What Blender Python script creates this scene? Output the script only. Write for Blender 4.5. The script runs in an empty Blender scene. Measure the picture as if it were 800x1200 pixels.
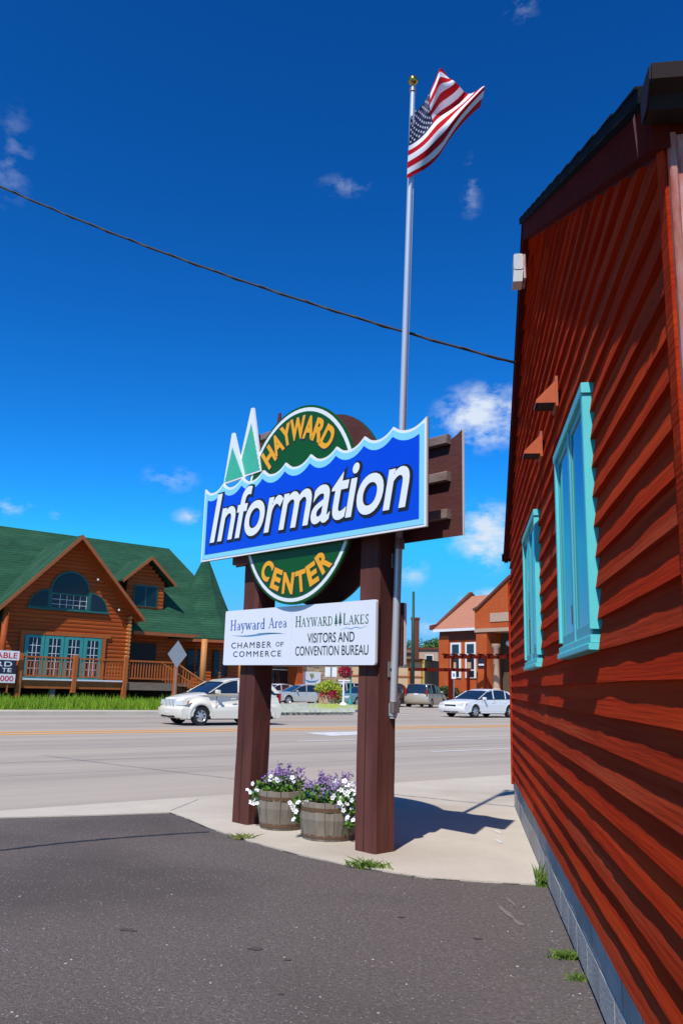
import bpy, math, random
from mathutils import Vector, Matrix, noise as mnoise
random.seed(7)
R = math.radians
scn = bpy.context.scene
col = scn.collection

# ------------------------------------------------------------------ camera
FPX, CH = 966.0, 1.45
PITCH, ROLL, YAW = math.atan(204 / 966), R(1.5), R(8.663)
_f = Vector((-math.sin(YAW) * math.cos(PITCH), math.cos(YAW) * math.cos(PITCH), math.sin(PITCH)))
_r = Vector((math.cos(YAW), math.sin(YAW), 0)); _u = _r.cross(_f)
CR = _r * math.cos(ROLL) + _u * math.sin(ROLL); CU = _u * math.cos(ROLL) - _r * math.sin(ROLL)
CO = Vector((0, 0, CH))
cd = bpy.data.cameras.new('camera'); cam = bpy.data.objects.new('camera', cd); col.objects.link(cam)
cd.sensor_fit = 'HORIZONTAL'; cd.sensor_width = 36; cd.lens = FPX / 800 * 36; cd.clip_start = .05; cd.clip_end = 6000
m3 = Matrix((CR, CU, -_f)).transposed()
cam.matrix_world = Matrix.Translation(CO) @ m3.to_4x4()
scn.camera = cam
def ray(x, y): return (_f + CR * ((x - 400) / FPX) - CU * ((y - 600) / FPX)).normalized()
def gnd(x, y, z=0.):
    d = ray(x, y); return CO + d * ((z - CH) / d.z)
def onp(x, y, P, n):
    d = ray(x, y); return CO + d * ((Vector(P) - CO).dot(n) / d.dot(n))
def depth_pt(x, y, Y):
    d = ray(x, y); return CO + d * (Y / d.y)

# ------------------------------------------------------------------ sky, sun, exposure
SUN_EL = R(55.5); SDX, SDY = -.21, -.978          # horizontal direction towards the sun
world = bpy.data.worlds.new('World'); scn.world = world; world.use_nodes = True
nt = world.node_tree; nt.nodes.clear()
def N(t, **k):
    n = nt.nodes.new(t)
    for a, b in k.items(): setattr(n, a, b)
    return n
def L(a, b): nt.links.new(a, b)
def mth(op, a, b=None, c=None, clamp=False):
    n = N('ShaderNodeMath', operation=op); n.use_clamp = clamp
    for i, v in enumerate((a, b, c)):
        if v is None: continue
        if isinstance(v, (int, float)): n.inputs[i].default_value = v
        else: L(v, n.inputs[i])
    return n.outputs[0]
sky = N('ShaderNodeTexSky', sky_type='NISHITA', sun_disc=False, sun_elevation=SUN_EL,
        sun_rotation=math.atan2(SDX, SDY), altitude=300, air_density=.9, dust_density=.15, ozone_density=4.0)
hsv = N('ShaderNodeHueSaturation'); hsv.inputs['Saturation'].default_value = 1.22; hsv.inputs['Hue'].default_value = .5
L(sky.outputs[0], hsv.inputs['Color'])
gam = N('ShaderNodeMix', data_type='RGBA', blend_type='MULTIPLY'); gam.inputs[0].default_value = 1; L(hsv.outputs[0], gam.inputs[6]); gam.inputs[7].default_value = (.28, .66, 1.0, 1)
gm2 = N('ShaderNodeGamma'); gm2.inputs[1].default_value = 1.5; L(gam.outputs[2], gm2.inputs[0])
gm3 = N('ShaderNodeMix', data_type='RGBA', blend_type='MULTIPLY'); gm3.inputs[0].default_value = 1; L(gm2.outputs[0], gm3.inputs[6]); gm3.inputs[7].default_value = (1.3, 1.46, .82, 1)
tc = N('ShaderNodeTexCoord'); sep = N('ShaderNodeSeparateXYZ'); L(tc.outputs['Generated'], sep.inputs[0])
az = mth('ARCTAN2', sep.outputs[0], sep.outputs[1]); el = mth('ARCSINE', sep.outputs[2])
nz = N('ShaderNodeTexNoise'); nz.inputs['Scale'].default_value = 33; nz.inputs['Detail'].default_value = 9; nz.inputs['Roughness'].default_value = .62
mp = N('ShaderNodeMapping'); mp.inputs['Scale'].default_value = (1, 1, 1.7); L(tc.outputs['Generated'], mp.inputs[0]); L(mp.outputs[0], nz.inputs['Vector'])
field = None
# cloud puffs of the day: direction seen in the photograph, half-widths in radians, opacity
for (px, py, rx, ry, k) in ((568, 488, .075, .048, 1.0), (545, 497, .05, .025, .55), (575, 628, .06, .05, .95), (405, 217, .045, .015, .24), (552, 222, .018, .042, .27),
        (14, 185, .032, .06, .19), (200, 560, .040, .020, .42), (222, 606, .025, .014, .5), (12, 594, .03, .012, .5), (66, 602, .012, .009, .3),
        (485, 672, .03, .022, .4), (510, 735, .035, .016, .6), (576, 706, .045, .02, .9), (612, 4, .03, .02, .3), (30, 700, .06, .02, .4)):
    d = ray(px, py); a0 = math.atan2(d.x, d.y); e0 = math.asin(d.z)
    dx = mth('DIVIDE', mth('SUBTRACT', az, a0), rx); dy = mth('DIVIDE', mth('SUBTRACT', el, e0), ry)
    r = mth('SQRT', mth('ADD', mth('MULTIPLY', dx, dx), mth('MULTIPLY', dy, dy)))
    b = mth('MULTIPLY', mth('SUBTRACT', 1.0, r, clamp=True), k)
    field = b if field is None else mth('MAXIMUM', field, b)
# scattered fair-weather clouds all round the sky, low over the horizon, away from the photographed sector
nb = N('ShaderNodeTexNoise'); nb.inputs['Scale'].default_value = 6.5; nb.inputs['Detail'].default_value = 2; L(mp.outputs[0], nb.inputs['Vector'])
away = mth('MULTIPLY', mth('SUBTRACT', mth('ABSOLUTE', mth('ADD', az, .12)), .55), 4.0, clamp=True)
oth = mth('MULTIPLY', mth('MULTIPLY', mth('SUBTRACT', nb.outputs['Fac'], .58), 5.0, clamp=True), away)
field = mth('MAXIMUM', field, mth('MULTIPLY', oth, .8))
cov = mth('MULTIPLY', mth('MULTIPLY', field, 1.9, clamp=True), mth('MULTIPLY', mth('SUBTRACT', mth('ADD', nz.outputs['Fac'], mth('MULTIPLY', field, .36)), .50), 3.0, clamp=True))
cap = N('ShaderNodeMix', data_type='RGBA', blend_type='DARKEN'); cap.inputs[0].default_value = 1; L(gm3.outputs[2], cap.inputs[6]); cap.inputs[7].default_value = (1.5, 5.0, 9.2, 1)
mix = N('ShaderNodeMix', data_type='RGBA'); L(cov, mix.inputs[0]); L(cap.outputs[2], mix.inputs[6]); mix.inputs[7].default_value = (6.4, 7.3, 8.6, 1)
bg = N('ShaderNodeBackground'); bg.inputs[1].default_value = .102; L(mix.outputs[2], bg.inputs[0])
wo = N('ShaderNodeOutputWorld'); L(bg.outputs[0], wo.inputs[0])
sl = bpy.data.lights.new('sun', 'SUN'); sl.energy = 4.6; sl.angle = R(.53); sl.color = (1, .955, .88)
so = bpy.data.objects.new('sun', sl); col.objects.link(so)
sdir = Vector((SDX * math.cos(SUN_EL), SDY * math.cos(SUN_EL), math.sin(SUN_EL)))
so.rotation_euler = sdir.to_track_quat('Z', 'Y').to_euler(); so.location = (-5, -10, 30)
vs = scn.view_settings; vs.view_transform = 'Standard'; vs.look = 'None'; vs.exposure = .1; vs.gamma = 1; vs.use_curve_mapping = False

# ------------------------------------------------------------------ materials
MATS = {}
def M(name, c, rough=.7, c2=None, scale=6., detail=5, stretch=(1, 1, 1), bump=0., bscale=None, metal=0., spec=.35, contrast=1.0, spots=None, c3=None, s3=1.2, coat=0., trans=0., stripe=None, shrp=None):
    """c-c2 noise mix; spots=(colour, scale, amount); c3 = large blotches; stripe=(axis, period, colour, width)"""
    m = bpy.data.materials.new(name); m.use_nodes = True; t = m.node_tree; b = t.nodes['Principled BSDF']
    def n(ty, **k):
        q = t.nodes.new(ty)
        for a, v in k.items(): setattr(q, a, v)
        return q
    b.inputs['Roughness'].default_value = rough; b.inputs['Metallic'].default_value = metal; b.inputs['Specular IOR Level'].default_value = spec
    if coat: b.inputs['Coat Weight'].default_value = coat; b.inputs['Coat Roughness'].default_value = .04
    if trans: b.inputs['Transmission Weight'].default_value = trans
    c4 = lambda v: (*v, 1)
    b.inputs['Base Color'].default_value = c4(c)
    if c2 is not None or bump or spots or c3 is not None or stripe:
        co = n('ShaderNodeTexCoord'); mpn = n('ShaderNodeMapping'); mpn.inputs['Scale'].default_value = stretch
        oi = n('ShaderNodeObjectInfo'); ad = n('ShaderNodeVectorMath', operation='MULTIPLY_ADD')
        cmb = n('ShaderNodeCombineXYZ'); t.links.new(oi.outputs['Random'], cmb.inputs[0]); t.links.new(oi.outputs['Random'], cmb.inputs[2])
        t.links.new(cmb.outputs[0], ad.inputs[0]); ad.inputs[1].default_value = (37, 37, 37); t.links.new(co.outputs['Object'], ad.inputs[2])
        t.links.new(ad.outputs[0], mpn.inputs[0])
        tn = n('ShaderNodeTexNoise'); tn.inputs['Scale'].default_value = scale; tn.inputs['Detail'].default_value = detail; tn.inputs['Roughness'].default_value = .65
        t.links.new(mpn.outputs[0], tn.inputs['Vector'])
        mr = n('ShaderNodeMapRange'); w = .25 / contrast; mr.inputs[1].default_value = .5 - w; mr.inputs[2].default_value = .5 + w
        t.links.new(tn.outputs['Fac'], mr.inputs[0])
        out = None
        mx = n('ShaderNodeMix', data_type='RGBA'); mx.inputs[6].default_value = c4(c); mx.inputs[7].default_value = c4(c2 if c2 is not None else c)
        t.links.new(mr.outputs[0], mx.inputs[0]); out = mx.outputs[2]
        def blend(fac, colr, out):
            q = n('ShaderNodeMix', data_type='RGBA'); t.links.new(fac, q.inputs[0]); t.links.new(out, q.inputs[6]); q.inputs[7].default_value = c4(colr); return q.outputs[2]
        if c3 is not None:
            q = n('ShaderNodeTexNoise'); q.inputs['Scale'].default_value = s3; q.inputs['Detail'].default_value = 4; t.links.new(mpn.outputs[0], q.inputs['Vector'])
            r2 = n('ShaderNodeMapRange'); r2.inputs[1].default_value = .48; r2.inputs[2].default_value = .72; t.links.new(q.outputs['Fac'], r2.inputs[0]); out = blend(r2.outputs[0], c3, out)
        if spots:
            q = n('ShaderNodeTexVoronoi'); q.inputs['Scale'].default_value = spots[1]; t.links.new(ad.outputs[0], q.inputs['Vector'])
            wn = n('ShaderNodeSeparateColor'); t.links.new(q.outputs['Color'], wn.inputs[0])
            gt = n('ShaderNodeMath', operation='GREATER_THAN'); gt.inputs[1].default_value = 1 - spots[2]; t.links.new(wn.outputs[0], gt.inputs[0])
            lt = n('ShaderNodeMath', operation='LESS_THAN'); lt.inputs[1].default_value = .42; t.links.new(q.outputs['Distance'], lt.inputs[0])
            ml = n('ShaderNodeMath', operation='MULTIPLY'); t.links.new(gt.outputs[0], ml.inputs[0]); t.links.new(lt.outputs[0], ml.inputs[1])
            m2 = n('ShaderNodeMath', operation='MULTIPLY'); t.links.new(ml.outputs[0], m2.inputs[0]); t.links.new(wn.outputs[1], m2.inputs[1])
            out = blend(m2.outputs[0], spots[0], out)
        if stripe:
            ax, per, sc, wd = stripe
            sp = n('ShaderNodeSeparateXYZ'); t.links.new(co.outputs['Object'], sp.inputs[0])
            dv = n('ShaderNodeMath', operation='DIVIDE'); dv.inputs[1].default_value = per; t.links.new(sp.outputs[ax], dv.inputs[0])
            fr = n('ShaderNodeMath', operation='FRACT'); t.links.new(dv.outputs[0], fr.inputs[0])
            lt = n('ShaderNodeMath', operation='LESS_THAN'); lt.inputs[1].default_value = wd; t.links.new(fr.outputs[0], lt.inputs[0])
            out = blend(lt.outputs[0], sc, out)
        t.links.new(out, b.inputs['Base Color'])
        if bump:
            bt = n('ShaderNodeTexNoise'); bt.inputs['Scale'].default_value = bscale or scale * 3; bt.inputs['Detail'].default_value = 6
            t.links.new(mpn.outputs[0], bt.inputs['Vector'])
            bp = n('ShaderNodeBump'); bp.inputs['Strength'].default_value = bump; bp.inputs['Distance'].default_value = .02
            t.links.new(bt.outputs['Fac'], bp.inputs['Height']); t.links.new(bp.outputs[0], b.inputs['Normal'])
    MATS[name] = m
    return m
M('lot', (.092, .076, .071), .95, (.185, .153, .143), 42, 10, bump=.8, bscale=90, spec=.05, spots=((.31, .275, .26), 75, .13), c3=(.100, .084, .078), s3=.55, contrast=1.25)
M('road', (.375, .318, .262), .95, (.425, .365, .302), 3, 6, stretch=(.06, 1, 1), bump=.15, bscale=60, spec=.05, c3=(.285, .245, .215), s3=.5)
M('concrete', (.48, .42, .345), .95, (.545, .485, .405), 2.6, 9, bump=.3, bscale=70, spec=.05, spots=((.35, .3, .24), 60, .04), c3=(.42, .365, .295), s3=.7)
M('kerbcon', (.60, .53, .43), .9, (.50, .44, .35), 1.5, 6)
M('roadworn', (.335, .288, .243), .95, (.39, .338, .282), 2, 7, stretch=(.1, 1, 1), spec=.05, contrast=1.4)
M('oil', (.055, .045, .043), .8, (.11, .092, .086), 30, 8, spec=.1)
M('scuff', (.17, .142, .132), .95, (.21, .178, .165), 40, 8, spec=.05)
M('tar', (.018, .017, .018), .55, (.04, .037, .036), 20)
M('yellow', (.78, .33, .03), .9, (.62, .30, .08), 2.5, 6, contrast=1.6)
M('whitepaint', (.72, .70, .68), .8, (.5, .48, .46), 2.5, 6, contrast=1.4)
M('earth', (.20, .17, .12), .95, (.13, .15, .06), .4, 6)
M('grass', (.13, .27, .012), .75, (.25, .37, .015), .9, 3)
M('grassdry', (.25, .24, .05), .8, (.13, .2, .03), 6, 3)
M('lawn', (.06, .13, .012), .9, (.10, .16, .02), 3)
M('siding', (.48, .036, .0075), .95, (.31, .020, .005), 9, 9, stretch=(1, .13, 5), bump=.2, bscale=16, spec=.03, c3=(.54, .054, .011), s3=2.0)
M('sidingold', (.43, .040, .010), .95, (.27, .021, .006), 8, 9, stretch=(1, .15, 5), bump=.22, bscale=16, spec=.03, c3=(.43, .060, .02), s3=2.4)
M('sidingdark', (.07, .010, .008), .9, (.05, .008, .007), 5, 6, stretch=(1, .4, 3), bump=.3)
M('rake', (.12, .012, .007), .95, (.075, .009, .006), 6, 6, bump=.2, spec=.03)
M('trimflaked', (.42, .075, .05), .75, (.62, .42, .38), 16, 9, stretch=(1, 1, .28), contrast=1.8, bump=.3)  # red paint mottled with pale flakes
M('trimgrey', (.36, .085, .055), .9, (.48, .28, .24), 22, 9, stretch=(1, 1, .25), contrast=1.6, spec=.05)
M('roofdark', (.010, .011, .014), .95, (.018, .018, .021), 14, 5, bump=.4, spec=.05)
M('gutter', (.024, .013, .013), .6, (.03, .018, .017), 4, spec=.12)
M('block', (.40, .365, .325), .95, (.48, .44, .40), 7, 8, bump=.4, bscale=50, c3=(.31, .285, .255), s3=2, spec=.05)
M('mortar', (.30, .28, .27), .95)
M('teal', (.10, .58, .60), .5, (.14, .66, .66), 8, 5, stretch=(1, 1, .3), spec=.3)
M('glass', (.012, .02, .03), .03, spec=.9)
M('vinyl', (.09, .44, .48), .45)
M('vent', (.55, .12, .035), .5, (.42, .08, .03), 9)
M('ventdark', (.03, .012, .012), .8)
M('fixture', (.62, .62, .62), .4, (.5, .5, .5), 8)
M('post', (.112, .034, .027), .78, (.066, .022, .019), 7, 8, stretch=(1, 1, .16), bump=.5, bscale=18, spec=.2, c3=(.15, .054, .043), s3=3)
M('signback', (.115, .034, .030), .75, (.085, .026, .024), 8, 6, stretch=(.4, 1, 1), bump=.3)
M('cleat', (.27, .20, .18), .8, (.16, .10, .09), 12, 7, stretch=(.3, 1, 1), contrast=1.6)
M('signwhite', (.80, .82, .82), .35, (.76, .78, .79), 3)
M('signwhite2', (.78, .785, .82), .3, (.75, .755, .79), 3)
M('ltblue', (.25, .66, .88), .35)
M('blue', (.002, .055, .62), .3, (.002, .065, .68), 2, spec=.4)
M('signgreen', (.004, .072, .004), .4, (.005, .085, .005), 2)
M('treegreen', (.05, .42, .27), .4, (.07, .48, .31), 9)
M('letteryellow', (.88, .42, .012), .4, (.84, .36, .01), 7)
M('letterwhite', (.82, .84, .86), .35)
M('letterblack', (.010, .011, .02), .5)
M('letterdark', (.03, .035, .05), .5)
M('textblue', (.05, .13, .42), .5)
M('textgreen', (.012, .11, .065), .5)
M('swoosh', (.09, .26, .48), .5)
M('galv', (.62, .64, .67), .33, (.54, .56, .6), 3, metal=.35, stretch=(1, 1, .2), spec=.5)
M('steel', (.36, .35, .35), .45, (.28, .24, .22), 20, metal=.6)
M('gold', (.50, .34, .07), .22, metal=.95)
M('flagred', (.46, .004, .010), .8, spec=.1); M('flagwhite', (.74, .73, .76), .8, spec=.1); M('flagblue', (.007, .010, .062), .7)
M('cable', (.02, .02, .024), .6)
M('stave', (.25, .21, .165), .85, (.15, .12, .09), 12, 8, stretch=(1, 1, .14), bump=.6, bscale=26, c3=(.30, .26, .215), s3=6)
M('hoop', (.12, .08, .055), .8, (.17, .085, .04), 30, metal=.3)
M('soil', (.03, .02, .014), .95)
M('leaf', (.06, .16, .02), .6, (.13, .26, .03), 12)
M('purple', (.22, .11, .34), .6, (.36, .24, .47), 20); M('petalwhite', (.85, .85, .83), .6); M('petaleye', (.35, .25, .30), .6)
M('log', (.41, .078, .008), .7, (.27, .045, .0055), 3.5, 8, stretch=(.25, 1, 3), bump=.3, spec=.3, c3=(.38, .085, .010), s3=.9)
M('logpale', (.42, .095, .013), .7, (.28, .055, .008), 3.0, 8, stretch=(.25, 1, 3), bump=.3, c3=(.30, .058, .008), s3=.8)
M('logend', (.60, .25, .07), .6, (.46, .17, .045), 3.5, 6)
M('cedar', (.48, .125, .024), .7, (.34, .085, .018), 5, 6, stretch=(1, 1, .3))
M('fascia', (.36, .11, .035), .7, (.27, .08, .026), 4, 5)
M('shingle', (.016, .086, .040), .95, (.009, .048, .024), 5.5, 7, stretch=(.35, 1, 1), contrast=1.7, bump=.5, bscale=14, c3=(.028, .11, .052), s3=.9, stripe=(2, .145, (.007, .034, .019), .2))
M('glassdark', (.008, .022, .035), .08, spec=.28); M('tuftgreen', (.085, .17, .018), .8, (.15, .23, .03), 8); M('greenframe', (.018, .13, .11), .5); M('tealdoor', (.035, .27, .25), .5, (.05, .33, .3), 4)
M('darkwood', (.06, .02, .012), .8)
M('muntin', (.7, .72, .74), .5)
M('weatherwood', (.26, .19, .14), .9, (.17, .11, .08), 6, stretch=(.2, 1, 1))
M('signred', (.62, .012, .03), .5); M('navy', (.016, .024, .05), .5)
M('paintwhite', (.80, .745, .62), .28, coat=.8, spec=.5); M('paintsilver', (.56, .53, .48), .3, coat=.7, metal=.3)
M('paintpure', (.80, .79, .77), .28, coat=.8, spec=.5); M('paintteal', (.22, .31, .31), .3, coat=.7, metal=.3); M('paintgold', (.46, .40, .31), .32, coat=.7, metal=.3); M('paintdark', (.05, .055, .065), .3, coat=.8)
M('tyre', (.018, .018, .019), .85); M('rim', (.55, .55, .56), .3, metal=.7); M('cardark', (.012, .012, .013), .6)
M('lamp', (.62, .62, .60), .12, spec=.8); M('amber', (.65, .24, .05), .3); M('tail', (.40, .01, .01), .25)
M('brick', (.52, .095, .018), .9, (.42, .07, .014), 2.5, 8, stripe=(2, .16, (.40, .10, .03), .16), c3=(.56, .12, .028), s3=.5)
M('brickdark', (.17, .05, .03), .9, (.12, .035, .022), 4)
M('tileroof', (.50, .22, .13), .85, (.40, .16, .095), 3, 6, stripe=(2, .22, (.33, .13, .08), .2))
M('sandstone', (.52, .36, .26), .85, (.45, .30, .21), 3)
M('tan', (.56, .40, .24), .9, (.48, .33, .19), 2.5, 6); M('stonewall', (.48, .38, .25), .9, (.36, .27, .17), 1.2, 6)
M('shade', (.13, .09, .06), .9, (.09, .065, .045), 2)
M('polegreen', (.015, .055, .045), .55); M('tealpole', (.02, .26, .22), .5); M('greypole', (.35, .36, .36), .5, (.28, .29, .29), 5, metal=.3)
M('signgrey', (.40, .42, .43), .45, (.34, .36, .37), 4, metal=.3); M('signblue', (.03, .12, .45), .5)
M('gravelrock', (.42, .43, .38), .9, (.26, .29, .22), 2.6, 6, contrast=1.5)
M('redflower', (.50, .01, .05), .6, (.30, .01, .03), 9); M('chartreuse', (.42, .46, .03), .6, (.24, .32, .03), 9)
M('bark', (.10, .075, .055), .9, (.06, .045, .03), 9, stretch=(1, 1, .2)); M('foliage', (.045, .12, .02), .7, (.08, .17, .03), 2.5); M('foliagedark', (.02, .06, .014), .7, (.04, .09, .02), 2.5)

# ------------------------------------------------------------------ mesh helpers
class MB:
    def __init__(s): s.v = []; s.f = []; s.mi = []; s.cur = 0
    def add(s, vs, fs):
        k = len(s.v); s.v += [tuple(v) for v in vs]; s.f += [tuple(i + k for i in f) for f in fs]; s.mi += [s.cur] * len(fs); return s
    def box(s, x0, x1, y0, y1, z0, z1):
        return s.add([(x, y, z) for x in (x0, x1) for y in (y0, y1) for z in (z0, z1)], [(0, 1, 3, 2), (4, 6, 7, 5), (0, 4, 5, 1), (2, 3, 7, 6), (0, 2, 6, 4), (1, 5, 7, 3)])
    def cbox(s, x0, x1, y0, y1, z0, z1, b=.01):
        """box with chamfered edges along its longest axis"""
        dims = (x1 - x0, y1 - y0, z1 - z0); ax = max(range(3), key=lambda i: dims[i]); o = [i for i in range(3) if i != ax]
        lo = (x0, y0, z0); hi = (x1, y1, z1); b = min(b, dims[o[0]] * .4, dims[o[1]] * .4)
        A0, A1, B0, B1 = lo[o[0]], hi[o[0]], lo[o[1]], hi[o[1]]
        sec = [(A0 + b, B0), (A1 - b, B0), (A1, B0 + b), (A1, B1 - b), (A1 - b, B1), (A0 + b, B1), (A0, B1 - b), (A0, B0 + b)]
        vs = []
        for e in (lo[ax], hi[ax]):
            for a, c in sec:
                p = [0, 0, 0]; p[ax] = e; p[o[0]] = a; p[o[1]] = c; vs.append(p)
        return s.add(vs, [tuple(range(8)), tuple(range(15, 7, -1))] + [(i, i + 8, (i + 1) % 8 + 8, (i + 1) % 8) for i in range(8)])
    def prism(s, poly, d, axis=1, base=0.):
        """poly in the two other axes, extruded base..base+d along axis"""
        n = len(poly); vs = []
        for h in (base, base + d):
            for a, b in poly: vs.append((h, a, b) if axis == 0 else (a, h, b) if axis == 1 else (a, b, h))
        return s.add(vs, [tuple(range(n)), tuple(range(2 * n - 1, n - 1, -1))] + [(i, i + n, (i + 1) % n + n, (i + 1) % n) for i in range(n)])
    def tube(s, pts, r, n=8, cap=True):
        pts = [Vector(p) for p in pts]; rs = r if isinstance(r, (list, tuple)) else [r] * len(pts); vs = []
        for i, p in enumerate(pts):
            d = (pts[min(i + 1, len(pts) - 1)] - pts[max(i - 1, 0)]).normalized()
            a = d.cross(Vector((0, 0, 1))) if abs(d.z) < .95 else d.cross(Vector((1, 0, 0))); a.normalize(); b = d.cross(a)
            vs += [p + a * (math.cos(k * 2 * math.pi / n) * rs[i]) + b * (math.sin(k * 2 * math.pi / n) * rs[i]) for k in range(n)]
        fs = [(i * n + k, i * n + (k + 1) % n, (i + 1) * n + (k + 1) % n, (i + 1) * n + k) for i in range(len(pts) - 1) for k in range(n)]
        if cap: fs += [tuple(range(n - 1, -1, -1)), tuple(range((len(pts) - 1) * n, len(pts) * n))]
        return s.add(vs, fs)
    def lathe(s, prof, c=(0, 0, 0), n=16, axis=2):
        vs = []
        for r, h in prof:
            for k in range(n):
                a = k * 2 * math.pi / n; p = (r * math.cos(a), r * math.sin(a), h)
                if axis == 1: p = (p[0], p[2], p[1])
                vs.append((p[0] + c[0], p[1] + c[1], p[2] + c[2]))
        return s.add(vs, [(i * n + k, i * n + (k + 1) % n, (i + 1) * n + (k + 1) % n, (i + 1) * n + k) for i in range(len(prof) - 1) for k in range(n)])
    def quad(s, a, b, c, d): return s.add([a, b, c, d], [(0, 1, 2, 3)])
    def build(s, name, mats, parent=None, smooth=False, loc=None, rot=None, auto=None):
        me = bpy.data.meshes.new(name); me.from_pydata(s.v, [], s.f); me.validate(); me.update()
        if not isinstance(mats, (list, tuple)): mats = [mats]
        for q in mats: me.materials.append(MATS[q])
        if len(mats) > 1 and len(me.polygons) == len(s.mi): me.polygons.foreach_set('material_index', s.mi)
        if smooth: me.polygons.foreach_set('use_smooth', [True] * len(me.polygons))
        o = bpy.data.objects.new(name, me); col.objects.link(o)
        if parent: o.parent = parent
        if loc: o.location = loc
        if rot: o.rotation_euler = rot
        if auto: 
            import bmesh
            bm = bmesh.new(); bm.from_mesh(me); bmesh.ops.recalc_face_normals(bm, faces=bm.faces); bm.to_mesh(me); bm.free()
            me.polygons.foreach_set('use_smooth', [True] * len(me.polygons)); me.set_sharp_from_angle(angle=R(auto))
        return o
def tag(o, label=None, cat=None, group=None, kind=None):
    if label: o['label'] = label
    if cat: o['category'] = cat
    if group: o['group'] = group
    if kind: o['kind'] = kind
    return o
def empty(name, loc, rz=0, label=None, cat=None, group=None):
    o = bpy.data.objects.new(name, None); col.objects.link(o); o.location = loc; o.rotation_euler = (0, 0, rz); o.empty_display_size = .2
    return tag(o, label, cat, group)
def copy_obj(o, parent, loc=None, rot=None):
    c = o.copy(); col.objects.link(c); c.parent = parent
    if loc is not None: c.location = loc
    if rot is not None: c.rotation_euler = rot
    return c
def bx(name, mat, parent, *a, b=.0):
    m = MB(); (m.cbox(*a, b=b) if b else m.box(*a)); return m.build(name, mat, parent)

# ------------------------------------------------------------------ the setting
RA = R(47.5); EV = Vector((math.cos(RA), math.sin(RA), 0)); NV = Vector((-math.sin(RA), math.cos(RA), 0))   # along / across the street
def st(u, d, z=0.): return EV * u + NV * d + Vector((0, 0, z))
def sheet(name, pts, mat, kind='structure', thick=0., parent=None):
    m = MB()
    if thick: m.prism([(p[0], p[1]) for p in pts], thick, 2, pts[0][2] - thick)
    else: m.add(pts, [tuple(range(len(pts)))])
    o = m.build(name, mat, parent)
    if kind: o['kind'] = kind
    return o
sheet('ground', [(-2500, -2500, -.06), (2500, -2500, -.06), (2500, 2500, -.06), (-2500, 2500, -.06)], 'earth')
DN, DF = 9.75, 34.3
road = MB(); road.box(-160, 200, DN - .3, DF + .2, -.05, -.012)
road = road.build('road', 'road', rot=(0, 0, RA)); road['kind'] = 'structure'
# side street leading away behind the parked cars
sheet('side_street', [st(27, DF + .19, -.014), st(60, DF + .19, -.014), st(60, 150, -.014), st(27, 150, -.014)], 'road')
lot = [(-40, -20, 0.), (.9, -20, 0.), (.9, 9.0, 0.), tuple(gnd(480, 1000, 0)), tuple(gnd(300, 965, 0)), tuple(gnd(190, 946, 0)), tuple(gnd(-10, 952, 0)), tuple(st(-16, DN - .5, 0)), (-40, tuple(st(-16, DN - .5, 0))[1], 0.)]
sheet('parking_lot', lot, 'lot')
# concrete sidewalk
edge = [(-60, 959), (0, 958), (60, 956.5), (130, 954.5), (200, 952), (222, 960), (245, 970), (290, 985), (350, 1001), (415, 1015), (500, 1028), (570, 1033), (628, 1036)]
inner = [gnd(x, y, .012) for x, y in edge]
wpts = [tuple(p) for p in inner] + [(.66, inner[-1].y, .012), (.66, 11.05, .012), (20, 11.05, .012), tuple(st(30, DN, .012)), tuple(st(-7, DN, .012))]
sheet('sidewalk', wpts, 'concrete', thick=.075)
m = MB()   # score joints of the sidewalk slab
for (a, b) in (((200, 950), (232, 937)),):
    p, q = gnd(*a, .015), gnd(*b, .015); d = (q - p).normalized().cross(Vector((0, 0, 1))) * .006
    m.quad(p - d, p + d, q + d, q - d)
tag(m.build('sidewalk_joint', 'mortar'), kind='structure')
# sealed seam in the asphalt, grimy edge between asphalt and concrete
def strip(name, pxs, w, mat, z=.004, jit=0.):
    m = MB(); P = [gnd(x, y, z) for x, y in pxs]; L_ = []
    for i, p in enumerate(P):
        d = (P[min(i + 1, len(P) - 1)] - P[max(i - 1, 0)]).normalized().cross(Vector((0, 0, 1)))
        h = w * (1 + jit * random.uniform(-1, 1)) / 2; off = d * (jit * w * random.uniform(-.5, .5)); L_.append((p + d * h + off, p - d * h + off))
    for a, b in zip(L_, L_[1:]): m.quad(a[0], a[1], b[1], b[0])
    return m.build(name, mat)
pts = [(-30 + 275 * t / 44, 1000.5 - 25.5 * (t / 44) - 3 * math.sin(t / 44 * 3.1)) for t in range(45)]
tag(strip('asphalt_seam', pts, .045, 'tar', jit=.35), kind='structure')
def blot(name, px, py, rx, ry, mat, z):
    c = gnd(px, py, z); m = MB(); n = 26; ph = random.uniform(0, 50)
    m.add([c] + [c + Vector((math.cos(2 * math.pi * k / n) * rx, math.sin(2 * math.pi * k / n) * ry, 0)) * (.8 + .5 * mnoise.noise(Vector((math.cos(2 * math.pi * k / n) * 1.6 + ph, math.sin(2 * math.pi * k / n) * 1.6, 0)))) for k in range(n)], [(0, k + 1, (k + 1) % n + 1) for k in range(n)]); tag(m.build(name, mat), kind='structure')
for px, py, rx, ry in ((300, 1112, .05, .03), (337, 1125, .025, .02), (560, 1100, .035, .02), (150, 1090, .06, .03), (330, 1165, .018, .014), (470, 1075, .03, .02)): blot('oil_stain', px, py, rx, ry, 'oil', .0035)
pts = []
for (a, b) in zip(edge[4:], edge[5:]):
    for k in range(6): pts.append((a[0] + (b[0] - a[0]) * k / 6, a[1] + (b[1] - a[1]) * k / 6 + .7))
tag(strip('dirt_line', pts, .028, 'soil', jit=.6), kind='structure')
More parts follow.
